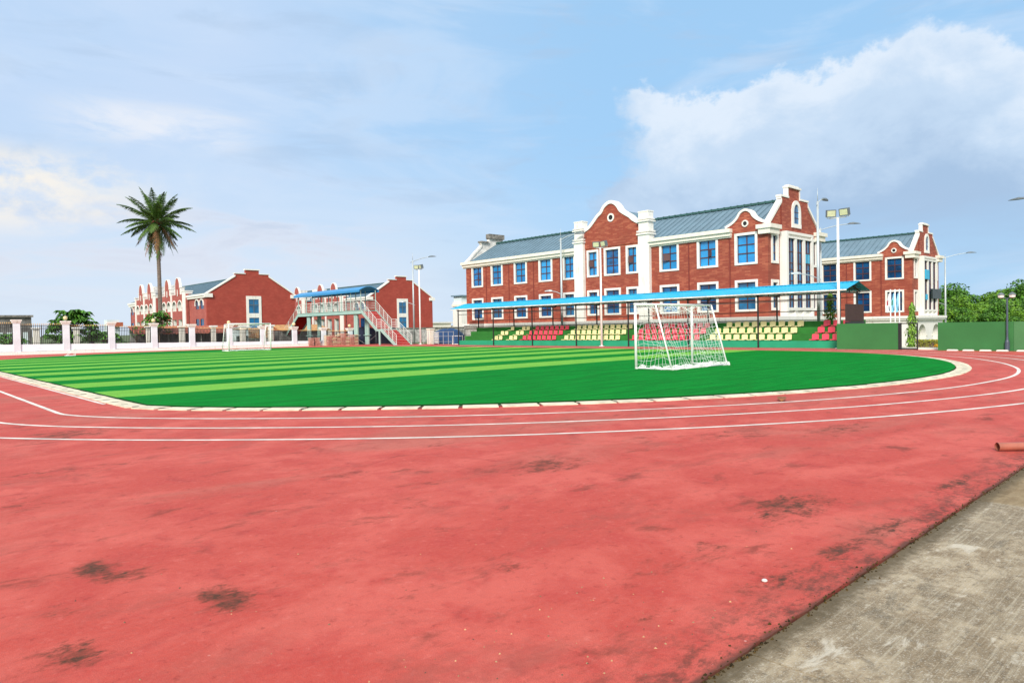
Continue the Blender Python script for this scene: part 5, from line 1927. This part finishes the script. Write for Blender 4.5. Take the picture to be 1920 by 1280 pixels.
# dark gate under the bridge
t_ = thing('gate', 'dark blue arched gate leaves standing under the footbridge', 'gate', (43.6, 71.5, 0))
for ya_, yb_ in ((69.6, 71.4),):
    pass
for a, b in (((41.6, 71.6), (43.9, 70.3)), ((44.0, 70.25), (46.0, 69.1))):
    k = 10
    bot, top = [], []
    for i in range(k + 1):
        t = i / k
        x = a[0] + (b[0] - a[0]) * t
        y = a[1] + (b[1] - a[1]) * t
        bot.append((x, y, 0.0))
        top.append((x, y, 1.75 + 0.25 * math.sin(math.pi * t)))
    mb = MB()
    vs = bot + top + [(p[0] + .03, p[1] + .05, p[2]) for p in bot] + [(p[0] + .03, p[1] + .05, p[2]) for p in top]
    q = k + 1
    fs = []
    for i in range(k):
        fs += [(i, i + 1, q + i + 1, q + i), (2 * q + i, 3 * q + i, 3 * q + i + 1, 2 * q + i + 1), (q + i, q + i + 1, 3 * q + i + 1, 3 * q + i)]
    mb.add(vs, fs)
    mb.build('leaf_panel', mat('gate_navy', (0.012, 0.022, 0.06), 0.55), t_)
mb = MB()
mb.bar((41.55, 71.2, 0.95), (42.6, 70.6, 0.08), 0.06, 0.07)
mb.bar((43.7, 69.95, 0.95), (42.7, 70.55, 0.08), 0.06, 0.07)
mb.build('brace', steel, t_)
t_ = thing('iron_railing', 'black iron railing running right from the footbridge columns', 'railing', (42.6, 66, 0), 'iron railings between the white pillars')
mb = MB()
for i in range(26):
    y = 69.2 - i * 0.33
    mb.box(42.85, 42.88, y - 0.015, y + 0.015, 0.0, 1.35)
for z in (0.15, 1.1, 1.3):
    mb.box(42.85, 42.88, 61.0, 69.2, z - 0.018, z + 0.018)
mb.build('bars', iron, t_)

# paver stacks in front of the fence
def paver_stack(x0, y0, nx, ny, nz, label, holes=0.0):
    t = thing('paver_stack', label, 'paver stack', (x0 + nx * 0.25, y0, 0), 'stacks of paving slabs before the fence')
    for mt_, par in ((paver_a, 0), (paver_b, 1)):
        mb = MB()
        for iz in range(nz):
            for ix in range(nx):
                for iy in range(ny):
                    if (ix * 3 + iz * 2 + iy + (ix * iz) % 3) % 2 != par:
                        continue
                    if iz >= nz - 2 and rnd.random() < holes:
                        continue
                    jx, jy = rnd.uniform(-0.03, 0.03), rnd.uniform(-0.04, 0.04)
                    a = x0 + ix * 0.5
                    b = y0 + iy * 0.5
                    mb.box(a + jx, a + 0.46 + jx, b + jy, b + 0.46 + jy, iz * 0.13 + 0.005, iz * 0.13 + 0.095)
        mb.build('slabs', mt_, t)
    return t
paver_stack(37.1, 68.9, 3, 2, 9, 'left section of the big pink and tan paver pile', 0.5)
paver_stack(38.6, 68.7, 2, 2, 10, 'tallest middle section of the big paver pile', 0.35)
paver_stack(39.6, 68.5, 2, 2, 9, 'right section of the big paver pile beside the footbridge', 0.4)
paver_stack(35.5, 70.0, 1, 1, 7, 'leftmost small tan paver stack')
paver_stack(36.15, 69.9, 1, 1, 7, 'second small tan paver stack, left of the big pile')

# ---------------------------------------------------------------- green boundary walls, gate frame, kerb stones on the right
t_ = thing('green_wall', 'shorter green rendered wall right of the grandstand', 'wall', (41.35, 14.8, 0))
mb = MB()
mb.box(41.3, 41.5, 13.28, 16.56, -0.06, 1.47)
mb.build('panel', wall_green, t_)
mb = MB()
mb.box(41.27, 41.53, 13.18, 13.279, -0.06, 1.47)
mb.build('end_post', black_m, t_)
t_ = thing('green_wall', 'longer green rendered wall at the right edge behind the lantern', 'wall', (41.1, 5, 0))
wall_green2 = mat('wall_green_faded', (0.060, 0.195, 0.070), 0.75, 0.09, 0.6)
mb = MB()
mb.box(41.0, 41.2, 8.02, 11.29, -0.06, 1.45)
mb.build('panel', wall_green, t_)
mb = MB()
mb.box(41.0, 41.2, -14.0, 8.012, -0.06, 1.44)
mb.build('faded_panel', wall_green2, t_)
t_ = thing('gateway', 'thin black gate frame between the two green walls', 'gate frame', (41.25, 12.8, 0))
mb = MB()
mb.box(41.22, 41.28, 12.30, 12.36, 0.0, 1.46)
mb.box(41.22, 41.28, 13.10, 13.16, 0.0, 1.46)
mb.box(41.22, 41.28, 12.36, 13.10, 1.40, 1.46)
mb.box(41.22, 41.28, 12.36, 13.10, 0.02, 0.10)
mb.build('frame', black_m, t_)
kn = ['leftmost white kerb block at the foot of the right green wall', 'second white kerb block along the right green wall', 'third white kerb block, left of the lantern foot', 'white kerb block at the foot of the lantern', 'rightmost white kerb block at the frame edge']
for i, y in enumerate((10.55, 9.85, 9.12, 8.42, 7.6)):
    mb = MB()
    mb.prism([(-0.22, 0.0), (0.22, 0.0), (0.20, 0.10), (0.17, 0.12), (-0.17, 0.12), (-0.20, 0.10)], 'x', -0.09, 0.09)
    o = mb.build('kerb_block', white)
    o.scale = (1, 1.1, 0.6)
    o.location = (40.7, y, 0.0)
    tag(o, kn[i], 'kerb block', 'kerb blocks along the right wall')
mb = MB()
mb.box(41.6, 44.9, 11.3, 13.6, -0.055, 0.06)
t_k = tag(mb.build('planter_kerb', cream), 'low cream planter edging behind the gate frame', 'planter')
# twin lantern
t_ = thing('lantern_post', 'dark post with two white lantern heads before the right green wall', 'lamp post', (40.9, 8.26, 0))
mb = MB()
mb.lathe((40.9, 8.26, 0), [(0.10, 0.0), (0.10, 0.45), (0.06, 0.55), (0.045, 0.7), (0.04, 2.60)], 10)
mb.tube([(40.9, 8.50, 2.62), (40.9, 8.26, 2.58), (40.9, 8.04, 2.62)], 0.022, 6)
mb.build('post', mat('lantern_grey', (0.06, 0.085, 0.12), 0.5), t_)
for dy in (0.25, -0.21):
    mb = MB()
    mb.lathe((40.9, 8.26 + dy, 2.60), [(0.05, 0.0), (0.12, 0.03), (0.14, 0.14)], 8)
    lh = mb.build('lantern_head', white, t_)
    mb = MB()
    mb.lathe((40.9, 8.26 + dy, 2.742), [(0.16, 0.0), (0.11, 0.08), (0.02, 0.14)], 8)
    mb.build('lantern_cap', lamp_grey, lh)

# flagpoles
for i, (x, y, cols, nm) in enumerate(((71.4, 23.62, [flag_w, flag_r], 'left flagpole with a drooping white and red flag'), (71.7, 23.32, [flag_b, flag_g], 'middle flagpole with a drooping pale blue and green flag'), (71.95, 23.02, [flag_b], 'right flagpole with a drooping light blue flag'))):
    t_ = thing('flagpole', nm, 'flagpole', (x, y, -1.6), 'three flagpoles before the right hall')
    mb = MB()
    mb.tube([(x, y, -1.6), (x, y, 4.55)], 0.055, 8)
    mb.build('pole', goal_white, t_, True)
    mb = MB()
    k = 8
    vs = []
    for j in range(k + 1):
        t = j / k
        z = 4.3 - 1.75 * t
        w = (0.10 + 0.26 * min(1, t * 2.2)) * (1 - 0.45 * max(0, t - 0.65) / 0.35)
        for s in range(5):
            f_ = s / 4
            vs.append((x - 0.06 + 0.10 * math.sin(s * 1.9 + j * 0.6), y + 0.05 + w * f_, z - 0.25 * f_))
    mb.add(vs, [(j * 5 + s, j * 5 + s + 1, (j + 1) * 5 + s + 1, (j + 1) * 5 + s) for j in range(k) for s in range(4)])
    fl = mb.build('flag', cols[0], t_)
    if len(cols) > 1:
        mb = MB()
        vs = [(v[0] - 0.03, v[1], v[2]) for v in vs]
        mb.add(vs, [(j * 5 + s, j * 5 + s + 1, (j + 1) * 5 + s + 1, (j + 1) * 5 + s) for j in range(3, 5) for s in range(1, 3)])
        mb.build('flag_band', cols[1], fl)

# ---------------------------------------------------------------- floodlights and street lamps
def floodlight(x, y, h, label, aim):
    t = thing('floodlight_pole', label, 'floodlight', (x, y, 0.0), 'white floodlight poles along the stand')
    mb = MB()
    mb.tube([(x, y, -0.05), (x, y, h)], 0.095, 10, True, 0.065)
    mb.box(x - 0.16, x + 0.16, y - 0.16, y + 0.16, -0.05, 0.04)
    mb.build('pole', goal_white, t, True)
    mb = MB()
    mb.bar((x, y - 0.48, h), (x, y + 0.48, h), 0.07, 0.06)
    mb.build('cross_arm', steel, t)
    for s in (-1, 1):
        c = Vector((x, y + s * 0.40, h + 0.30))
        dirv = Vector((-1, aim + s * -0.35, -0.25)).normalized()
        up = Vector((0, 0, 1))
        rt = dirv.cross(up).normalized()
        u2 = rt.cross(dirv)
        mb = MB()
        w, hh, dp = 0.27, 0.21, 0.16
        P = []
        for dd, k in ((dp, 1.0), (-dp * 0.6, 1.0), (-dp, 0.65)):
            for a, b in ((-1, -1), (1, -1), (1, 1), (-1, 1)):
                P.append(c + dirv * dd + rt * a * w * k + u2 * b * hh * k)
        mb.add(P, [(0, 1, 2, 3), (8, 11, 10, 9)] + [(j * 4 + i, j * 4 + (i + 1) % 4, (j + 1) * 4 + (i + 1) % 4, (j + 1) * 4 + i) for j in range(2) for i in range(4)])
        hd = mb.build('lamp_head', lamp_grey, t)
        mb = MB()
        e = c + dirv * (dp + 0.006)
        mb.add([e + rt * a * w * 0.82 + u2 * b * hh * 0.78 for a, b in ((-1, -1), (1, -1), (1, 1), (-1, 1))], [(0, 1, 2, 3)])
        mb.build('lens', lamp_glass, hd)
        mb = MB()
        mb.bar((c.x + 0.05, c.y - 0.24, c.z - 0.26), (c.x + 0.05, c.y + 0.24, c.z - 0.26), 0.03, 0.03)
        mb.bar((c.x + 0.05, c.y - 0.24, c.z - 0.26), (c.x + 0.05, c.y - 0.24, c.z), 0.03, 0.03)
        mb.bar((c.x + 0.05, c.y + 0.24, c.z - 0.26), (c.x + 0.05, c.y + 0.24, c.z), 0.03, 0.03)
        mb.build('bracket', goal_white, hd)
    return t
floodlight(42.25, 16.82, 7.72, 'tall white twin floodlight pole at the right end of the grandstand', -0.3)
floodlight(42.45, 35.05, 7.72, 'white twin floodlight pole in front of the middle of the grandstand', -0.2)
floodlight(43.3, 60.5, 7.92, 'white twin floodlight pole between footbridge stairs and blue dome', -0.2)

def street_lamp(x, y, z0, h, av, lv, label, spike=0.9):
    """galvanised pole, long curved upper arm, short lower arm"""
    t = thing('street_lamp', label, 'street lamp', (x, y, z0), 'galvanised street lamps')
    mb = MB()
    mb.tube([(x, y, z0), (x, y, h)], 0.12, 10, True, 0.07)
    mb.tube([(x, y, h), (x, y, h + spike)], 0.025, 6, True, 0.012)
    mb.build('pole', steel, t, True)
    def arm(v, zb, rise, r, name, head, hl, hm):
        v = Vector((v[0], v[1], 0))
        pts = []
        for k in range(9):
            s = k / 8
            p = Vector((x, y, zb)) + v * s + Vector((0, 0, rise * math.sin(s * math.pi / 2)))
            pts.append(p)
        mb = MB()
        mb.tube([Vector((x, y, zb)) - v * 0.14 + Vector((0, 0, -rise * 0.22))] + pts, r, 6)
        a_ = mb.build(name, steel, t, True)
        dr = v.normalized()
        sd = dr.cross(Vector((0, 0, 1)))
        e = pts[-1]
        mb = MB()
        prof = [(-0.1, 0.05, 0.04), (0.05, 0.14, 0.12), (0.35, 0.19, 0.16), (0.7, 0.15, 0.10), (hl, 0.03, 0.02)]
        vs = []
        for a, w, hh in prof:
            a *= hl / 0.95 if a < hl else 1
            c = e + dr * a
            for k in range(7):
                an = math.pi * k / 6
                vs.append(c + sd * w * math.cos(an) + Vector((0, 0, hh * math.sin(an))))
        fs = [(j * 7 + k, j * 7 + k + 1, (j + 1) * 7 + k + 1, (j + 1) * 7 + k) for j in range(4) for k in range(6)]
        fs += [(j * 7, (j + 1) * 7, (j + 1) * 7 + 6, j * 7 + 6) for j in range(4)]
        fs += [tuple(range(7)), tuple(28 + k for k in range(7))]
        mb.add(vs, fs)
        mb.build(head, hm, a_)
    arm(av, h - 0.15, 0.42, 0.035, 'upper_arm', 'lamp_head', 0.95, lamp_grey)
    if lv:
        arm(lv, z0 + (h - z0) * 0.47, 0.32, 0.03, 'lower_arm', 'small_lamp_head', 0.6, steel)
    return t
street_lamp(47.0, 43.46, 0.0, 9.70, (0.6, -1.3), (-0.3, 0.9), 'street lamp between grandstand and the left wing of the main hall')
street_lamp(47.0, 20.02, -0.06, 9.66, (1.1, 0.10), (-0.9, 0.8), 'taller street lamp at the right corner of the main hall')
street_lamp(47.0, 66.9, -0.06, 9.62, (0.9, -2.0), (-0.5, 1.2), 'street lamp beside the footbridge stairs')
street_lamp(58.25, 24.6, -1.6, 9.35, (1.5, -1.7), (-0.8, 0.6), 'second street lamp just right of the taller one by the main hall', 0.1)
street_lamp(90.0, 24.0, -1.6, 8.75, (1.0, -1.9), (-1.0, 0.8), 'street lamp at the right corner of the right hall', 0.3)
street_lamp(56.9, 9.0, -1.6, 9.3, (0.1, 1.5), None, 'street lamp at the right frame edge, only its grey head visible', 0.3)

# ---------------------------------------------------------------- planting
def leaf_cloud(mb, n, shape, size, flat=0.5):
    for i in range(n):
        p, nv = shape()
        s = size * rnd.uniform(0.6, 1.35)
        a = Vector((rnd.gauss(0, 1), rnd.gauss(0, 1), rnd.gauss(0, 1) * flat)).normalized()
        nn = (nv + Vector((rnd.gauss(0, .6), rnd.gauss(0, .6), rnd.gauss(0, .6)))).normalized()
        b = nn.cross(a)
        if b.length < 1e-3:
            continue
        b.normalize()
        a = b.cross(nn).normalized()
        mb.add([p - a * s, p - b * s * 0.5, p + a * s, p + b * s * 0.5], [(0, 1, 2, 3)])

def forest_tree(kind):
    """broad crown of many leaf clumps on a trunk with limbs; about 9 m"""
    t = thing('broadleaf_tree', 'tree', 'tree', (0, 0, 0))
    trunk = MB()
    trunk.tube([(0, 0, 0), (0.1, 0.05, 2.0), (0.0, 0.2, 4.2)], 0.32, 8, True, 0.2)
    crown = MB()
    cl = []
    for k in range(17):
        a = rnd.uniform(0, 6.283)
        r = rnd.uniform(0.2, 3.9)
        z = 3.0 + rnd.uniform(0, 5.2) * (1 - 0.5 * (r / 3.9) ** 2)
        cl.append((Vector((r * math.cos(a), r * math.sin(a), z)), rnd.uniform(1.0, 1.9)))
    for c, rr in cl[:9]:
        trunk.tube([(0, 0.15, 3.4), (c.x * 0.5, c.y * 0.5, 3.4 + (c.z - 3.4) * 0.55), tuple(c)], 0.13, 5, False, 0.03)
    for c, rr in cl:
        def sh(c=c, rr=rr):
            v = Vector((rnd.gauss(0, 1), rnd.gauss(0, 1), rnd.gauss(0, 1) + 0.25)).normalized()
            k = rr * (rnd.random() ** 0.35)
            return c + Vector((v.x * k * 1.15, v.y * k * 1.15, v.z * k * 0.72)), v
        leaf_cloud(crown, 330, sh, 0.24)
    trunk.build('trunk', bark, t)
    crown.build('crown', leaf_a if kind == 0 else leaf_b, t)
    return t
protos = [forest_tree(0), forest_tree(1), forest_tree(0), forest_tree(1)]
FT = []
spots = [(128.8, 33.0, 7.3), (116, 28.6, 5.2), (135.5, 32.3, 6.7), (118, 26.2, 4.6), (144, 32.1, 5.8), (131, 27.9, 5.9), (144, 29.4, 6.0), (135, 27.2, 7.2), (128, 24.1, 7.3), (138, 24.5, 7.9), (107, 26.4, 3.9), (110, 25.4, 3.5), (109.5, 23.0, 3.9), (116, 22.6, 4.3), (120, 21.6, 5.0), (130.5, 21.0, 6.4), (137, 37.0, 6.8), (155.8, 29.7, 7.0)]
lab = ['highest at the left end beside the right hall', 'low in front just right of the right hall lamp', 'second crest from the left end of the wood', 'low in front below the dip in the tree line', 'far back in the dip of the tree line', 'mid height right of the dip', 'far back left of the lantern post', 'tall and rounded just left of the lantern post', 'tall just right of the lantern post', 'tallest at the right frame edge', 'lowest in front near the right hall lamp', 'lowest in front, left of the wall top globe', 'lowest in front at mid wood', 'low in front just below the lantern heads', 'low in front at the right frame edge', 'cut by the right frame edge', 'furthest left, half hidden by the right hall', 'furthest back behind the lantern heads']
for i, (x, y, h) in enumerate(spots):
    p = protos[i % 4]
    lb = ('dark' if i % 2 == 0 else 'bright') + ' green leafy tree, ' + lab[i]
    if i < 4:
        p.location = (x, y, -1.6)
        p.rotation_euler = (0, 0, rnd.uniform(0, 6))
        s = (h + 1.6) / 9.2
        p.scale = (s, s, s)
        p['label'] = lb
        p['group'] = 'trees beyond the right wall'
    else:
        o = copy_tree(p, (x, y, -1.6), lb, rnd.uniform(0, 6), (h + 1.6) / 9.2)
        o['group'] = 'trees beyond the right wall'

def layered_tree(x, y, z0, h, r, label, n=26):
    """papaya-like bush: tiers of drooping leaf fans"""
    t = thing('leafy_tree', label, 'tree', (x, y, z0))
    tr = MB()
    tr.tube([(x, y, z0), (x + 0.05, y, z0 + h * 0.6)], 0.10, 7, True, 0.05)
    cr_ = MB()
    for k in range(n):
        a = rnd.uniform(0, 6.283)
        q = rnd.random() ** 0.6
        rr = r * q
        z = z0 + h * (0.28 + 0.66 * (1 - q * q) * rnd.uniform(0.55, 1.0) + 0.25 * rnd.random() * q)
        c = Vector((x + rr * math.cos(a), y + rr * math.sin(a), z))
        tr.tube([(x, y, z0 + h * 0.3), ((x + c.x) / 2, (y + c.y) / 2, (z0 + h * 0.3 + z) / 2 + 0.1), tuple(c)], 0.03, 4, False, 0.01)
        for j in range(9):
            b = j * 0.70 + rnd.uniform(-.2, .2)
            dv = Vector((math.cos(b), math.sin(b), -0.25 + rnd.uniform(-.15, .2)))
            L = r * rnd.uniform(0.22, 0.36)
            sd = Vector((-dv.y, dv.x, 0)).normalized()
            m1 = c + dv * L * 0.5 + Vector((0, 0, 0.06))
            e = c + dv * L - Vector((0, 0, L * 0.25))
            w = L * 0.24
            cr_.add([c, m1 + sd * w, e, m1 - sd * w], [(0, 1, 2, 3)])
    tr.build('trunk', bark, t)
    cr_.build('crown', leaf_c, t)
    return t
layered_tree(16.05, 83.4, -0.06, 5.0, 2.35, 'bushy layered green tree behind the white fence, left of the rust sheet', 84)
layered_tree(14.9, 82.2, -0.06, 2.1, 1.2, 'low dark bush below the bushy layered tree', 40)
layered_tree(17.6, 83.0, -0.06, 2.2, 1.1, 'low bush right of the bushy layered tree', 36)
layered_tree(25.0, 86.2, -0.06, 5.0, 1.75, 'smaller leafy tree growing around the foot of the palm', 48)
layered_tree(22.7, 86.6, -0.06, 2.9, 0.8, 'yellowish small plant left of the palm foot', 14)
layered_tree(11.5, 90.5, -0.06, 2.3, 1.5, 'low bush in front of the grey ruin', 44)
layered_tree(21.5, 95.5, -0.06, 2.4, 2.0, 'far low bush between the bushy tree and the rust sheet', 46)

def mast_tree(x, y, z0, h, r, label):
    t = thing('mast_tree', label, 'tree', (x, y, z0), 'narrow mast trees by the stand')
    tr = MB()
    tr.tube([(x, y, z0), (x, y, z0 + h * 0.9)], 0.06, 6, True, 0.02)
    tr.build('trunk', bark, t)
    cr_ = MB()
    n = int(1150 * h / 3)
    for i in range(n):
        q = rnd.random()
        z = z0 + 0.08 * h + 0.92 * h * q
        prof = (1 - q) ** 0.55 * (0.65 + 0.35 * min(1, q * 5)) * (0.8 + 0.25 * math.sin(q * 23))
        a = rnd.uniform(0, 6.283)
        rr = r * prof * rnd.uniform(0.35, 1.1)
        p = Vector((x + rr * math.cos(a), y + rr * math.sin(a), z))
        dv = Vector((math.cos(a) * 0.5, math.sin(a) * 0.5, -0.9)).normalized()
        sd = Vector((-math.sin(a), math.cos(a), rnd.uniform(-.3, .3)))
        L = rnd.uniform(0.12, 0.22)
        cr_.add([p, p + dv * L * 0.5 + sd * 0.035, p + dv * L, p + dv * L * 0.5 - sd * 0.035], [(0, 1, 2, 3)])
    cr_.build('crown', leaf_poly, t)
    return t
mast_tree(44.0, 13.42, -0.06, 2.72, 0.44, 'narrow drooping mast tree with yellow tips behind the gate frame')
mast_tree(46.35, 18.98, -0.06, 3.65, 0.74, 'narrow dark green mast tree behind the right end of the stand')
# hedge and flowers
mb = MB()
def hs():
    p = Vector((rnd.uniform(43.6, 44.5), rnd.uniform(10.8, 13.15), 0))
    z = rnd.random() ** 0.6
    p.z = 0.02 + 0.46 * z
    return p, Vector((-0.5, -0.3, 0.6))
leaf_cloud(mb, 2600, hs, 0.05)
t_ = thing('hedge', 'low clipped yellow green hedge behind the gap in the green walls', 'hedge', (44, 12, 0))
mb.build('foliage', leaf_y, t_)
mb = MB()
mb.box(43.75, 44.4, 10.9, 13.05, 0.0, 0.36)
mb.build('stems', bark, t_)
mb = MB()
def fs_():
    v = Vector((rnd.gauss(0, 1), rnd.gauss(0, 1), abs(rnd.gauss(0, 1)))).normalized()
    return Vector((42.9, 11.85, 0.12)) + Vector((v.x * 0.12, v.y * 0.16, v.z * 0.14)), v
leaf_cloud(mb, 160, fs_, 0.035)
t_ = thing('flower_clump', 'small clump of orange yellow flowers beside the hedge', 'flowers', (42.9, 11.85, 0))
mb.build('petals', flower_m, t_)
mb = MB()
for k in range(8):
    mb.tube([(42.9, 11.85, 0.0), (42.9 + rnd.uniform(-.1, .1), 11.85 + rnd.uniform(-.12, .12), 0.15)], 0.006, 4)
mb.build('stems', leaf_a, t_)

# oil palm
def palm(x, y, z0):
    t = thing('palm_tree', 'tall single oil palm standing in front of the left brick block', 'palm tree', (x, y, z0))
    mb = MB()
    pts = []
    for k in range(14):
        s = k / 13
        pts.append((x + 0.12 * math.sin(s * 2.5) - 0.15 * s, y, z0 + 15.3 * s))
    mb.tube(pts, 0.26, 12, True, 0.20)
    for k in range(46):
        s = 0.08 + 0.9 * k / 46
        zc = z0 + 15.3 * s
        mb.lathe((x + 0.12 * math.sin(s * 2.5) - 0.15 * s, y, zc), [(0.26 - 0.06 * s, 0.0), (0.285 - 0.06 * s, 0.05), (0.26 - 0.06 * s, 0.10)], 10)
    mb.build('trunk', palm_trunk, t, False)
    top = Vector((x - 0.13, y, z0 + 15.3))
    mb = MB()
    for k in range(60):
        a = rnd.uniform(0, 6.283)
        zz = rnd.uniform(-0.9, 0.5)
        rr = 0.52 * (1 - abs(zz + 0.2) * 0.4)
        c = top + Vector((rr * math.cos(a), rr * math.sin(a), zz))
        mb.lathe(tuple(c), [(0.02, -0.09), (0.11, -0.03), (0.11, 0.04), (0.02, 0.10)], 6)
    mb.build('fruit_heart', mat('palm_heart', (0.16, 0.040, 0.025), 0.8, 0.4, 6), t)
    def frond(pitch, azim, L, droop, mt, sparse=1.0):
        mb = MB()
        d0 = Vector((math.cos(azim), math.sin(azim), 0))
        sd = Vector((-d0.y, d0.x, 0))
        n_ = 26
        p = top + d0 * 0.2
        ang = pitch
        st = L / n_
        path = [p.copy()]
        for k in range(n_):
            p = p + (d0 * math.cos(ang) + Vector((0, 0, math.sin(ang)))) * st
            ang -= droop / n_ * (0.5 + 1.0 * k / n_)
            path.append(p.copy())
        mb.tube(path[::2], 0.045, 4, False, 0.008)
        for k in range(3, n_):
            s = k / n_
            tdir = (path[k + 1] - path[k]).normalized() if k + 1 < len(path) else (path[k] - path[k - 1]).normalized()
            for sg in (-1, 1):
                for rep in range(3):
                    if rnd.random() > sparse:
                        continue
                    l = (0.82 * math.sin(math.pi * min(1, 0.16 + s * 0.86)) + 0.10) * rnd.uniform(0.75, 1.05)
                    q0 = path[k] + tdir * st * rep / 3
                    dv = (sd * sg * 0.75 + tdir * 0.62 + Vector((0, 0, -0.32 + rnd.uniform(-0.22, 0.20)))).normalized()
                    e = q0 + dv * l + Vector((0, 0, -0.20 * l))
                    mm = q0 + dv * l * 0.5
                    wv = tdir * 0.028
                    mb.add([q0 - wv, q0 + wv, mm + wv * 1.1, e, mm - wv * 1.1], [(0, 1, 2, 3, 4)])
        mb.build('frond', mt, t)
    for k in range(34):
        az_ = k * 2.39996 + rnd.uniform(-.15, .15)
        s = k / 34
        pitch = R(86 - 118 * s ** 1.25 + rnd.uniform(-6, 6))
        L = 4.15 + 0.35 * math.sin(s * 3.1) + rnd.uniform(-.3, .3)
        droop = R(30 + 16 * math.sin(s * 3.1) + rnd.uniform(-6, 8)) if pitch > R(-15) else R(24)
        frond(pitch, az_, L, droop, frond_m)
    for k in range(20):
        frond(R(-58 + rnd.uniform(-16, 14)), k * 2.39996 + rnd.uniform(-.2, .2), rnd.uniform(3.4, 5.0), R(20), frond_dead if k % 3 == 0 else frond_m, 0.6)
    return t
palm(26.75, 91.6, -0.06)
